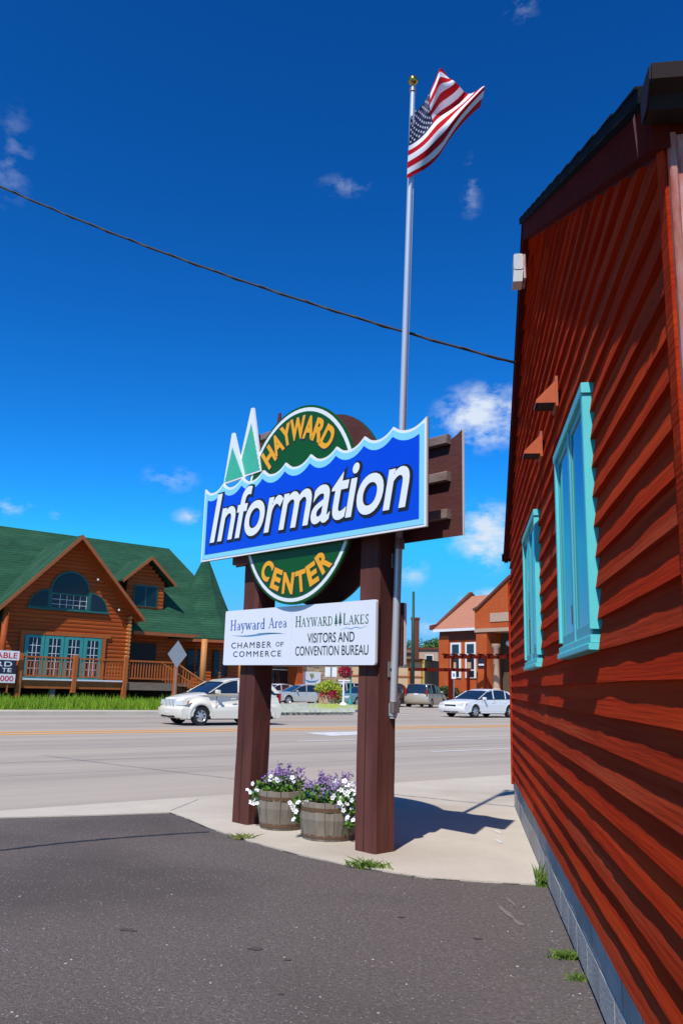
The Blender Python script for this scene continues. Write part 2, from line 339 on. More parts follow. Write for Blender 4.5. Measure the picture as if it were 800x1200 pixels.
for pa, pb, w in (((585, 1062), (612, 1085), .03), ((594, 1052), (603, 1062), .02)): tag(strip('scuff_mark', [(pa[0] + (pb[0] - pa[0]) * k / 6, pa[1] + (pb[1] - pa[1]) * k / 6) for k in range(7)], w, 'scuff', jit=.7), kind='structure')
for px, py in ((583, 975), (584, 986)): tag(strip('paint_fleck', [(px - 4, py - 2), (px, py - .4), (px + 4, py + 2)], .035, 'whitepaint', z=.016, jit=.5), kind='structure')
for k, (d0, w) in enumerate(((13.1, .5), (15.2, .45), (18.0, .5), (20.1, .45), (26.2, .5), (28.3, .5))):          # worn, darker wheel tracks
    m = MB(); n = 60; a = [st(-30 + 110 * i / n, d0 + .15 * math.sin(i * .4 + k), -.0095) for i in range(n + 1)]; b_ = [p + NV * (w * (1 + .25 * math.sin(i * .9 + k * 2))) for i, p in enumerate(a)]
    for i in range(n): m.quad(a[i], a[i + 1], b_[i + 1], b_[i])
    tag(m.build('wheel_track', 'roadworn'), kind='structure')
# markings
def mark(name, mat, u0, u1, d0, d1):
    m = MB(); m.add([st(u0, d0, -.007), st(u1, d0, -.007), st(u1, d1, -.007), st(u0, d1, -.007)], [(0, 1, 2, 3)]); tag(m.build(name, mat), kind='structure')
def ud(px, py):
    p = gnd(px, py); return p.dot(EV), p.dot(NV)
for d in (22.55, 23.4): mark('yellow_centre_line', 'yellow', -60, 120, d, d + .36)
u, d = ud(507, 881); mark('white_lane_line', 'whitepaint', u, u + 5.5, d, d + .13)
u, d = ud(350, 868.5); mark('white_lane_line', 'whitepaint', u, u + 9, d, d + .13)
u, d = ud(480, 856); mark('white_lane_line', 'whitepaint', u + 3, u + 18, d + .4, d + .53)
u, d = ud(30, 847); mark('white_lane_line', 'whitepaint', u - 10, u + 4.2, d, d + .14)
m = MB(); m.add([gnd(357, 859, -.006), gnd(425, 857.5, -.006), gnd(425, 861, -.006), gnd(388, 862.6, -.006)], [(0, 1, 2, 3)]); tag(m.build('painted_median_nose', 'whitepaint'), kind='structure')
u, d = ud(470, 845); mark('crosswalk_line', 'whitepaint', u, u + 14, 34.0, 34.28)
# far kerb, far sidewalk, lawn bank
m = MB(); m.box(-60, 26.5, DF, DF + .16, -.05, .13); tag(m.build('kerb', 'kerbcon', rot=(0, 0, RA)), kind='structure')
m = MB(); m.box(-60, 26.5, DF + .16, 36.1, -.05, .125); tag(m.build('far_sidewalk', 'concrete', rot=(0, 0, RA)), kind='structure')
m = MB(); m.add([(-60, 36.1, .11), (24, 36.1, .11), (24, 39.3, .45), (24, 70, .55), (-60, 70, .55), (-60, 39.3, .45)], [(0, 1, 2, 5), (5, 2, 3, 4)]); tag(m.build('lawn', 'lawn', rot=(0, 0, RA)), kind='structure')
m = MB()
for i in range(9000):
    u = random.uniform(9.5, 23.5); d = random.triangular(36.1, 39.7, 37); z = .11 + .34 * min(1, (d - 36.1) / 3.2)
    h = random.uniform(.16, .42) * (1.0 + .5 * mnoise.noise(Vector((u * .8, d, 0)))); a = random.uniform(0, 6.28); w = .016
    dx, dy = math.cos(a) * w, math.sin(a) * w; lx, ly = random.uniform(-.12, .12), random.uniform(-.12, .12)
    m.add([(u - dx, d - dy, z), (u + dx, d + dy, z), (u + lx, d + ly, z + h)], [(0, 1, 2)])
tag(m.build('tall_grass', 'grass', rot=(0, 0, RA)), 'tall unmown green grass on the bank below the log house deck', 'grass', kind='stuff')

# ------------------------------------------------------------------ red building on the right
WX, YN, YF, ZS, EXP, BUT = .58, 2.2, 11.0, .385, .1385, .027
RX = .53; YP, ZP, SL = 6.85, 5.59, .52              # rake plane, ridge position, pitch
def roofz(y): return ZP - SL * abs(y - YP)
bld = empty('wooden_building', (WX, YN, 0), 0, 'red lap sided gable building with teal windows filling the right edge', 'building')
def loc(p): return (p[0] - WX, p[1] - YN, p[2])
def W(m): m.v = [loc(v) for v in m.v]; return m
# wall core and near wall
m = MB(); m.prism([(YN + .14, 0.), (YF - .05, 0.), (YF - .05, roofz(YF) - .3), (YP, ZP - .35), (YN + .14, roofz(YN) - .30)], 9, 0, .76); W(m).build('wall_core', 'sidingdark', bld)
WINS = [(3.80, 5.06, ZS + 9 * EXP - .004, ZS + 18 * EXP), (6.62, 7.98, ZS + 9 * EXP - .004, ZS + 18 * EXP)]
m0 = MB(); m0.box(WX + .034, WX + .19, YN + .12, YF - .04, .02, ZS + .04); W(m0).build('foundation', 'mortar', bld)
bm = MB(); bm.cbox(0, .1, .006, .394, .004, .186, b=.006)   # one concrete block
first = None
for r in range(2):
    y = YN + .1 - (.2 if r else 0)
    while y < YF - .05:
        if first is None: first = bm.build('block', 'block', bld); b = first
        else: b = copy_obj(first, bld)
        b.location = (.024 + random.uniform(-.001, .001), y - YN, .02 + r * .19); y += .4
def board(y0, y1, z, top=None, wob=1.0, zb=None):
    """one lap board: butt edge at z, thin upper edge at z+EXP+.02; irregular sawn butt"""
    L_ = y1 - y0
    if L_ < .04: return
    n = max(2, int(L_ / .11)); vs = []; fs = []
    ph = random.uniform(0, 100)
    for i in range(n + 1):
        y = y0 + L_ * i / n
        b = BUT + wob * (.004 * mnoise.noise(Vector((y * 2.3, ph, z))) + .0028 * mnoise.noise(Vector((y * 7.5, ph, z)))); dz = wob * .004 * mnoise.noise(Vector((y * 1.7, ph + 9, z)))
        zt = min(z + EXP + .02, roofz(y) - .1); zb_ = min(z + dz, zt - .002)
        f = (zt - z) / (EXP + .02)
        vs += [(0, y - YN, zb_), (.024, y - YN, zb_), (.0 + BUT * f + BUT - b, y - YN, zt), (.028, y - YN, zt)]
        vs[-4] = (BUT - b, y - YN, zb_)
    for i in range(n):
        k = i * 4
        fs += [(k, k + 4, k + 6, k + 2), (k + 1, k + 5, k + 4, k), (k + 2, k + 6, k + 7, k + 3)]
    fs += [(0, 2, 3, 1), (n * 4, n * 4 + 1, n * 4 + 3, n * 4 + 2)]
    MB().add(vs, fs).build('siding_board', random.choice(('siding', 'siding', 'sidingold')), bld)
z = ZS
while z < ZP - .2:
    ya, yb = YN + .085, YF
    if z + .03 > roofz(ya) - .1: ya = YP - (ZP - .1 - z - .03) / SL
    if z + .03 > roofz(yb) - .1: yb = YP + (ZP - .1 - z - .03) / SL
    cuts = [w for w in WINS if w[2] - .02 < z < w[3] - .02]
    segs = [(ya, yb)]
    for w in cuts:
        ns = []
        for a, b in segs: ns += [(a, min(b, w[0] + .03)), (max(a, w[1] - .03), b)]
        ns = [q for q in ns if q[1] - q[0] > .05]
        segs = ns
    if not cuts:
        j = random.uniform(YN + 3, YF - 2); segs = [(ya, j), (j + .002, yb)] if ya < j < yb else segs
    for a, b in segs: board(a, b, z)
    z += EXP
# corner boards, near wall face
W(MB().cbox(WX - .012, WX + .03, YN - .0, YN + .083, .30, 3.04, b=.004)).build('corner_board', 'siding', bld)
W(MB().cbox(WX - .004, WX + .018, YN - .030, YN - .003, .30, 3.01, b=.004)).build('corner_board', 'trimgrey', bld)
for i in range(30):
    W(MB().box(WX + .021 + i * .2, WX + .218 + i * .2, YN - .018, YN + .06, .30, 3.01)).build('wall_panel_board', 'trimflaked', bld)
W(MB().cbox(WX + .0, WX + 6, YN - .024, YN + .05, 3.013, 3.06, b=.004)).build('frieze_board', 'rake', bld)
W(MB().cbox(WX - .014, WX + .03, YF, YF + .09, .30, 2.85, b=.004)).build('corner_board', 'siding', bld)
# roof: two slopes, rake boards, drip edge, gutters
for s, y1 in ((-1, 2.165), (1, YF + .28)):
    a = (YP, ZP); b = (y1, roofz(y1)); th = .045
    rf = W(MB().prism([a, b, (b[0], b[1] - th), (YP, ZP - th)], 9, 0, RX - (.03 if s < 0 else .008))).build('roof_slope', 'roofdark', bld)
    n = 26 if s < 0 else 0
    for i in range(n):
        t0, t1 = i / n, (i + 1) / n; p = (YP + (y1 - YP) * t0, roofz(YP + (y1 - YP) * t0)); q = (YP + (y1 - YP) * t1, roofz(YP + (y1 - YP) * t1))
        m = MB().prism([(p[0], p[1] + .004), (q[0], q[1] + .004 + .006), (q[0], q[1] + .001), (p[0], p[1] + .0005)], 9.0, 0, RX - .034 - .004 * (i % 2)); m.v = [(v[0], v[1] - y1, v[2] - roofz(y1)) for v in W(m).v]; m.v = [(v[0], v[1] + y1, v[2] + roofz(y1)) for v in m.v]
        m.build('shingle_course', 'roofdark', rf)
    h = .150 if s < 0 else .10
    W(MB().prism([(YP, ZP - th - .003), (b[0], b[1] - th - .003), (b[0], b[1] - th - h), (YP, ZP - th - h)], .05, 0, RX - .0)).build('rake_board', 'rake', bld)
    ye = y1 - s * .08; ze = roofz(ye) - th - h
    W(MB().prism([(YP, ZP - th - h), (ye, ze), (ye, ze + .03), (YP, ZP - th - h + .03)], .1, 0, RX + .052)).build('soffit', 'sidingdark', bld)
    # gutter (K profile)
    g0 = b[0]; zt = b[1] - .02; sg = -1 if s < 0 else 1
    prof = [(g0, zt), (g0, zt - .10), (g0 + sg * .065, zt - .10), (g0 + sg * .075, zt - .06), (g0 + sg * .12, zt - .045), (g0 + sg * .125, zt), (g0 + sg * .115, zt), (g0 + sg * .11, zt - .04), (g0 + sg * .062, zt - .06), (g0 + sg * .055, zt - .088), (g0 + sg * .012, zt - .088), (g0 + sg * .012, zt)]
    gt = W(MB().prism(prof, 8, 0, RX - .02)).build('gutter', 'gutter', bld)
    W(MB().prism([(g0 + sg * .002, zt - .004), (g0 + sg * .002, zt - .098), (g0 + sg * .063, zt - .098), (g0 + sg * .118, zt - .044), (g0 + sg * .12, zt - .004)], .004, 0, RX - .026)).build('end_cap', 'gutter', gt)
    W(MB().prism([(g0 - sg * .0, b[1] - th - .01), (g0 - sg * .03, b[1] - th - .01), (g0 - sg * .03, b[1] - th - .055), (g0, b[1] - th - .055)], 8, 0, RX + .052)).build('eave_fascia', 'rake', bld)
# white flaked drip at the gutter end
W(MB().add([(RX - .035, 2.20, 3.10), (RX - .035, 2.225, 3.10), (RX - .03, 2.22, 3.02), (RX - .03, 2.21, 2.96), (RX - .032, 2.20, 3.02)], [(0, 1, 2, 3, 4)])).build('peeling_paint', 'trimgrey', bld)
# windows
for (y0, y1, z0, z1) in WINS:
    c = .05; xo = WX - .032
    wn = W(MB().cbox(xo, WX + .03, y0, y1, z0 + .04, z0 + .045 + c * .6, b=.004)).build('window', 'teal', bld)
    for a in ((y0, y0 + c, z0 + .04, z1), (y1 - c, y1, z0 + .04, z1)): W(MB().cbox(xo, WX + .03, a[0], a[1], a[2] + .06, a[3] - c - .001, b=.004)).build('casing', 'teal', wn)
    W(MB().cbox(xo - .004, WX + .03, y0 - .01, y1 + .01, z1 - c, z1, b=.004)).build('casing', 'teal', wn)
    W(MB().cbox(xo - .010, WX + .03, y0 - .008, y1 + .008, z0 + .008, z0 + .038, b=.004)).build('sill', 'teal', wn)
    ya, yb, za, zb = y0 + c, y1 - c, z0 + .04 + c * .6, z1 - c      # reveal box
    x1 = WX + .115
    for a in ((ya - .02, ya - .001, za, zb), (yb + .001, yb + .02, za, zb), (ya, yb, za - .02, za - .001), (ya, yb, zb + .001, zb + .02)):
        W(MB().box(WX + .031, x1 + .05, *a)).build('jamb', 'teal', wn)
    ym = (ya + yb) / 2
    W(MB().cbox(WX - .024, x1, ym - .03, ym + .03, za, zb, b=.003)).build('mullion', 'vinyl', wn)
    for (p, q) in ((ya + .004, ym - .032), (ym + .032, yb - .004)):
        f = .038; xs = WX - .016
        for a in ((p, p + f, za, zb), (q - f, q, za, zb)): W(MB().cbox(xs, xs + .04, a[0], a[1], a[2] + .003, a[3] - .003, b=.003)).build('sash', 'vinyl', wn)
        W(MB().cbox(xs, xs + .04, p + f, q - f, za + .003, za + f + .03, b=.003)).build('sash', 'vinyl', wn)
        W(MB().cbox(xs, xs + .04, p + f, q - f, zb - f, zb - .003, b=.003)).build('sash', 'vinyl', wn)
        W(MB().box(xs + .006, xs + .012, p + f - .005, q - f + .005, za + f + .02, zb - f + .005)).build('pane', 'glass', wn)
        W(MB().cbox(xs - .008, xs, p + .014, p + .036, za + .1, za + .2, b=.003)).build('latch', 'darkwood', wn)
# vent hoods
for i, (y, zc) in enumerate(((5.12, 3.28), (6.2, 3.26))):
    h = empty('vent_hood', (WX - .002, y, zc), 0, ('orange red metal vent hood on the siding above the nearer teal window', 'orange red metal vent hood lower and farther along the siding')[i], 'vent', 'vent hoods on the red siding')
    prof = [(0, .095), (-.13, -.04), (-.13, -.06), (0, -.06)]
    m = MB(); m.add([(x, s, z_) for s in (-.085, .085) for x, z_ in prof], [(0, 1, 5, 4), (1, 2, 6, 5), (0, 3, 2, 1), (4, 5, 6, 7)]); m.build('hood', 'vent', h)
    MB().box(-.012, .004, -.10, .10, -.085, .11).build('flange', 'vent', h)
    MB().box(-.115, -.013, -.075, .075, -.055, -.04).build('damper', 'ventdark', h)
# floodlight under the peak
p = onp(611, 318, (.50, 0, 0), Vector((1, 0, 0)))
fl = empty('floodlight', (RX - .001, p.y, p.z), 0, 'small grey box floodlight fixed under the roof peak of the red building', 'floodlight')
MB().cbox(-.02, 0, -.10, .10, -.11, .11, b=.006).build('mounting_plate', 'trimflaked', fl)
MB().cbox(-.10, -.021, -.085, .085, -.02, .125, b=.012).build('housing', 'fixture', fl)
MB().add([(-.11, -.08, -.13), (-.11, .08, -.13), (-.03, .08, -.13), (-.03, -.08, -.13), (-.10, -.08, -.022), (-.10, .08, -.022), (-.022, .08, -.022), (-.022, -.08, -.022)], [(0, 1, 2, 3), (0, 4, 5, 1), (1, 5, 6, 2), (2, 6, 7, 3), (3, 7, 4, 0), (4, 7, 6, 5)]).build('lens', 'lamp', fl)

# overhead cable from the building across to the left
A = onp(604, 425, (RX - .02, 0, 0), Vector((1, 0, 0))); B = CO + ray(0, 218) * 12
d = B - A; P = [A + d * t + Vector((0, 0, -.35 * 4 * (t / 1.6) * (1 - t / 1.6) + .35 * 4 * t * (1 / 1.6) * (1 - 1 / 1.6))) for t in [i * 1.6 / 60 for i in range(61)]]
m = MB()
m.tube(P, .013, 6)
m.tube([p + Vector((0, .018 * math.sin(i * 1.9), .012 * math.cos(i * 1.9))) for i, p in enumerate(P)], .010, 5)
tag(m.build('overhead_cable', 'cable', smooth=True), 'thin twisted black overhead cable sloping across the blue sky', 'cable')

# ------------------------------------------------------------------ information sign
SO = gnd(438.5, 1002, .012); SA = gnd(289, 967.5, .012)
TV = (SO - SA).normalized(); BV = Vector((-TV.y, TV.x, 0)); SRZ = math.atan2(TV.y, TV.x)
SPAN = (SO - SA).length
sign = empty('information_sign', SO, SRZ, 'double sided wooden visitor sign reading Hayward Information Center on two brown posts', 'sign')
def S(px, py, yo=0.):
    q = onp(px, py, SO + BV * yo, BV) - SO; return q.dot(TV), q.z
PW = .265
for i, (u1, zt) in enumerate(((0, 3.75), (-SPAN, 3.70))):
    m = MB(); n = 14; b = .018
    for k in range(n):     # timber with slightly uneven faces
        pass
    vs = []; fs = []
    for k in range(n + 1):
        zz = (zt) * k / n; j = lambda: random.uniform(-.0025, .0025)
        fl_ = .012 * max(0, 1 - k / 3) if i else 0
        x0, x1, y0, y1 = u1 - PW - fl_ + j(), u1 + j(), 0 + j(), PW + j()
        vs += [(x0 + b, y0, zz), (x1 - b, y0, zz), (x1, y0 + b, zz), (x1, y1 - b, zz), (x1 - b, y1, zz), (x0 + b, y1, zz), (x0, y1 - b, zz), (x0, y0 + b, zz)]
    for k in range(n): fs += [(k * 8 + a, k * 8 + (a + 1) % 8, k * 8 + 8 + (a + 1) % 8, k * 8 + 8 + a) for a in range(8)]
    fs += [tuple(range(7, -1, -1)), tuple(range(n * 8, n * 8 + 8))]
    m.add(vs, fs); po = m.build('post', 'post', sign)
    m = MB(); m.box(u1 - PW * .55, u1 - PW * .50, -.004, -.001, .02, zt * .6); m.build('check_crack', 'darkwood', po)
ua, _ = S(240, 574, -.17); ub, _ = S(499, 490, -.17)
z0 = .5 * (S(237, 662, -.17)[1] + S(498, 612, -.17)[1])
cusps = [S(x, y, -.17) for x, y in ((240.5, 573.6), (261.5, 566.6), (283.9, 559.3), (308.4, 550.9), (334.5, 542.1), (363.8, 532.2), (394.2, 523.2), (427, 511.2), (460.6, 500.1), (499.5, 487.8))]
def wave(inset=0.):
    top = []
    for (a, b) in zip(cusps, cusps[1:]):
        sag = .21 * (b[0] - a[0]) * (1 if b is not cusps[-1] else .85)
        for k in range(9):
            t = k / 9; top.append((a[0] + (b[0] - a[0]) * t, a[1] + (b[1] - a[1]) * t - sag * (1 - abs(2 * t - 1) ** 2.1)))
    top.append(cusps[-1])
    u0_, u1_ = cusps[0][0] + inset, cusps[-1][0] - inset
    if inset: top = [(u, zz - inset * 1.25) for u, zz in top if u0_ < u < u1_]; top = [(u0_, top[0][1])] + top + [(u1_, top[-1][1])]
    return [(u0_, z0 + inset)] + top[:] + [(u1_, z0 + inset)]
def flat(name, outline, y, th, mat, parent):
    """concave outline in (u,z) triangulated column by column via fan-safe tessellation"""
    from mathutils.geometry import tessellate_polygon
    n = len(outline); tris = tessellate_polygon([[Vector((a, b, 0)) for a, b in outline]])
    vs = [(a, y, b) for a, b in outline] + [(a, y + th, b) for a, b in outline]
    fs = [tuple(t) for t in tris] + [tuple(i + n for i in t[::-1]) for t in tris] + [(i, i + n, (i + 1) % n + n, (i + 1) % n) for i in range(n)]
    o = MB().add(vs, fs).build(name, mat, parent)
    import bmesh
    b = bmesh.new(); b.from_mesh(o.data); bmesh.ops.recalc_face_normals(b, faces=b.faces); b.to_mesh(o.data); b.free()
    return o
def text(body, box, y, mat, parent, shear=0., offset=0., th=.002, name='lettering', arc=None, space=1.0, narrow=None):
    """built-in vector font turned to mesh and fitted into box=(u0,u1,z0,z1) (or only height at u0 when u1 is None)"""
    cu = bpy.data.curves.new(name, 'FONT'); cu.body = body; cu.shear = shear; cu.offset = offset; cu.extrude = .5; cu.space_character = space; cu.resolution_u = 6
    ob = bpy.data.objects.new('tmp', cu); col.objects.link(ob)
    dg = bpy.context.evaluated_depsgraph_get(); me = bpy.data.meshes.new_from_object(ob.evaluated_get(dg))
    bpy.data.objects.remove(ob); bpy.data.curves.remove(cu)
    xs = [v.co.x for v in me.vertices]; ys = [v.co.y for v in me.vertices]; xa, xb, ya, yb = min(xs), max(xs), min(ys), max(ys)
    u0, u1, za, zb = box; sz = (zb - za) / (yb - ya); sx = (u1 - u0) / (xb - xa)
    for v in me.vertices:
        x, yy, zz = v.co
        v.co = (u0 + (x - xa) * sx, y - (th if zz > 0 else 0), za + (yy - ya) * sz)
    if arc:                                     # arc=(cu,cz,angle): rotate the fitted box about the arc centre
        ca, sa = math.cos(arc[2]), math.sin(arc[2])
        for v in me.vertices:
            x, zz = v.co.x - arc[0], v.co.z - arc[1]; v.co = (arc[0] + x * ca - zz * sa, v.co.y, arc[1] + x * sa + zz * ca)
    me.materials.append(MATS[mat]); o = bpy.data.objects.new(name, me); col.objects.link(o); o.parent = parent
    return o
# front and back boards: (distance of the face from the post centre line, front?)
CU_, CZ_, CRD = -1.117, 3.298, 1.060
def circ(r, n=72): return [(CU_ + (r - .14) * math.cos(2 * math.pi * k / n), CZ_ + r * math.sin(2 * math.pi * k / n)) for k in range(n)]
YB = PW    # rear face of the posts
wo_ = wave()
pn = flat('information_panel', wo_, -.17, .024, 'signwhite', sign); flat('panel_backing', [(u * .999, z_ - .002) for u, z_ in wo_], -.146, .012, 'signback', pn)
flat('light_blue_border', wave(.022), -.1735, .003, 'ltblue', pn); flat('blue_field', wave(.078), -.177, .003, 'blue', pn)
L0 = S(245.6, 642, -.18); L1 = S(480, 560, -.18); zb_ = .5 * (L0[1] + S(452, 593, -.18)[1]); zt_ = S(416.7, 537.5, -.18)[1]
for (mt, of, yy, nm, g) in (('letterblack', .045, -.1775, 'lettering_outline', .026), ('letterwhite', .014, -.181, 'lettering', 0)):
    text('Information', (L0[0] - g + (.012 if g else 0), L1[0] + g + (.012 if g else 0), zb_ - g - (.008 if g else 0), zt_ + g - (.008 if g else 0)), yy, mt, pn, shear=.24, offset=of, name=nm, space=.97)
rp = flat('round_panel', circ(CRD), -.105, .024, 'signgreen', sign); flat('panel_backing', circ(CRD - .001), -.081, .01, 'signback', rp)
flat('white_ring', circ(CRD - .026), -.108, .0025, 'signwhite', rp); flat('green_field', circ(CRD - .068), -.111, .0025, 'signgreen', rp)
hu = .255
ER = .87                                        # horizontal squeeze of the oval
def arcword(word, angs, rad, up, h):
    for ch, a in zip(word, angs):
        w = {'W': .25, 'E': .15, 'C': .17, 'T': .16, 'Y': .18}.get(ch, .175)
        cu, cz = CU_ + ER * rad * math.sin(a), CZ_ + (1 if up else -1) * rad * math.cos(a)
        box = (cu - w / 2, cu + w / 2, cz - h / 2, cz + h / 2); ar = (cu, cz, (-1 if up else 1) * a * .92); gq = .011
        text(ch, (box[0] - gq + .005, box[1] + gq + .005, box[2] - gq - .004, box[3] + gq - .004), -.1115, 'letterdark', rp, offset=.055, name='lettering_outline', arc=ar)
        text(ch, box, -.1145, 'letteryellow', rp, offset=.042, arc=ar)
def ang(px, py, up=True):
    u, z_ = S(px, py, -.11); return math.atan2((u - CU_) / ER, (z_ - CZ_) * (1 if up else -1))
def rad_(px, py): u, z_ = S(px, py, -.11); return math.hypot((u - CU_) / ER, z_ - CZ_)
aH, aD = ang(315.5, 535.5), ang(384, 513); wts = [0, .9, 1.75, 2.75, 3.75, 4.65, 5.5]
arcword('HAYWARD', [aH + (aD - aH) * w / 5.5 for w in wts], .5 * (rad_(315.5, 535.5) + rad_(384, 513)), True, .25)
aC, aR = ang(313.5, 668, False), ang(379.5, 658, False); wts = [0, .95, 1.95, 2.95, 3.85, 4.8]
arcword('CENTER', [aC + (aR - aC) * w / 4.8 for w in wts], .5 * (rad_(313.5, 668) + rad_(379.5, 658)), False, .225)
0 and print('ARC', aH, aD, aC, aR, rad_(315.5, 535.5), rad_(384, 513), rad_(313.5, 668), rad_(379.5, 658))
# cut-out pine trees beside the round panel
def pine(pa, pb, pc, y):
    """tip, left foot, right foot in (u,z)"""
    o = [pb, pa, pc]; t = flat('tree_cutout', [pb, (pa[0] - .022, pa[1]), (pa[0] + .022, pa[1]), pc], y, .024, 'signwhite', sign)
    n = 22; e = []
    lf = lambda k: (pa[0] + (pb[0] - pa[0]) * k, pa[1] - .13 + (pb[1] + .02 - pa[1] + .13) * k); rf = lambda k: (pa[0] + (pc[0] - pa[0]) * k, pa[1] - .13 + (pc[1] + .02 - pa[1] + .13) * k)
    for i in range(n + 1):
        k = i / n; p = lf(k); e.append((p[0] + .019 + (.012 if i % 2 else 0) * k, p[1]))
    for i in range(n, -1, -1):
        k = i / n; p = rf(k); e.append((p[0] - .019 - (.012 if i % 2 else 0) * k, p[1]))
    e = [q for q in e]
    flat('tree_paint', e[2:-2], y - .003, .0025, 'treegreen', t)
yt = -.12
pine(S(295.5, 478, yt), S(276, 562, yt), S(306, 552, yt), yt)
pine(S(275, 508, yt), S(264, 568, yt), S(288, 560, yt), yt - .026)
# rear face of the sign: the same boards, seen from behind
pb_ = flat('information_panel', wo_, YB + .078, .024, 'signwhite', sign); flat('panel_backing', [(u * .997 - .003, z_ - .006) for u, z_ in wo_], YB + .066, .012, 'signback', pb_)
rb = flat('round_panel', circ(CRD), YB + .040, .024, 'signgreen', sign); flat('panel_backing', circ(CRD - .004), YB + .029, .011, 'signback', rb)
pt_ = S(327, 484, YB + .1); flat('tree_cutout', [(pt_[0] - .13, pt_[1] - .9), (pt_[0] - .02, pt_[1]), (pt_[0] + .02, pt_[1]), (pt_[0] + .13, pt_[1] - .9)], YB + .1, .02, 'signback', sign)
pt_ = S(306, 513, YB + .1); flat('tree_cutout', [(pt_[0] - .11, pt_[1] - .7), (pt_[0] - .02, pt_[1]), (pt_[0] + .02, pt_[1]), (pt_[0] + .11, pt_[1] - .7)], YB + .1, .02, 'signback', sign)
# cross timbers that carry the boards
ul, ur = wo_[0][0], wo_[-1][0]
for zc in (3.02, 3.30, 3.56):
    bx('crossbeam', 'cleat', sign, -SPAN - .42, -.02, -.08, -.001, zc - .05, zc + .05, b=.006)
    bx('crossbeam', 'cleat', sign, -SPAN - .42, -.02, YB + .001, YB + .028, zc - .05, zc + .05, b=.006)
for zc in (3.02, 3.38, 3.74): bx('cleat', 'cleat', sign, ur - .62, ur - .13, YB + .004, YB + .065, zc - .045, zc + .045, b=.006)
bx('crossbeam', 'cleat', sign, -2.25, -.85, .02, .09, 4.18, 4.26, b=.006)
bx('hanging_beam', 'post', sign, -SPAN - .36, -SPAN + .30, -.10, .0 - .001, 2.74, 2.86, b=.008)
# lower white panel, both sides
wa, wb = S(263, 748, -.06)[0], S(440, 740, -.06)[0]; wz0 = S(440, 779.5, -.06)[1]; wz1 = .5 * (S(264, 717, -.06)[1] + S(440, 702, -.06)[1])
def rrect(a, b, c, d, r=.02):
    o = []
    for (x, zz, a0) in ((b - r, c + r, -90), (b - r, d - r, 0), (a + r, d - r, 90), (a + r, c + r, 180)):
        o += [(x + r * math.cos(R(a0 + t)), zz + r * math.sin(R(a0 + t))) for t in (0, 30, 60, 90)]
    return o
wp = flat('lower_panel', rrect(wa, wb, wz0, wz1), -.062, .03, 'signwhite2', sign); flat('panel_backing', rrect(wa + .01, wb - .01, wz0 + .01, wz1 - .01), -.032, .030, 'signback', wp)
bx('panel_seam', 'muntin', wp, S(341.5, 745, -.06)[0] - .004, S(341.5, 745, -.06)[0] + .004, -.0628, -.0622, wz0 + .03, wz1 - .03)
wq = flat('lower_panel', rrect(wa, wb + .03, wz0, wz1), YB + .03, .03, 'signwhite2', sign); flat('panel_backing', rrect(wa + .004, wb + .026, wz0 + .004, wz1 - .004), YB + .001, .029, 'signback', wq)
def tb(body, x0, x1, yt0, yb0, mat, of=0.0, **k):
    a = S(x0, yb0, -.063); b = S(x1, yb0, -.063); zz = S((x0 + x1) / 2, yt0, -.063)[1]; zb = S((x0 + x1) / 2, yb0, -.063)[1]
    return text(body, (a[0], b[0], zb, zz), -.0625, mat, wp, offset=of, th=.0015, **k)
tb('CHAMBER', 271, 317.5, 752.5, 759.5, 'letterdark', 0, space=1.25); tb('O', 323, 327.6, 752.4, 757.6, 'letterdark', -.004); tb('F', 328.8, 332, 752.4, 757.6, 'letterdark', -.004)
tb('COMMERCE', 273, 329, 763, 769.6, 'letterdark', 0, space=1.25)
tb('VISITORS AND', 360, 415, 741.2, 752.8, 'letterdark', .004); tb('CONVENTION BUREAU', 345.7, 431.3, 756.6, 768, 'letterdark', .002)
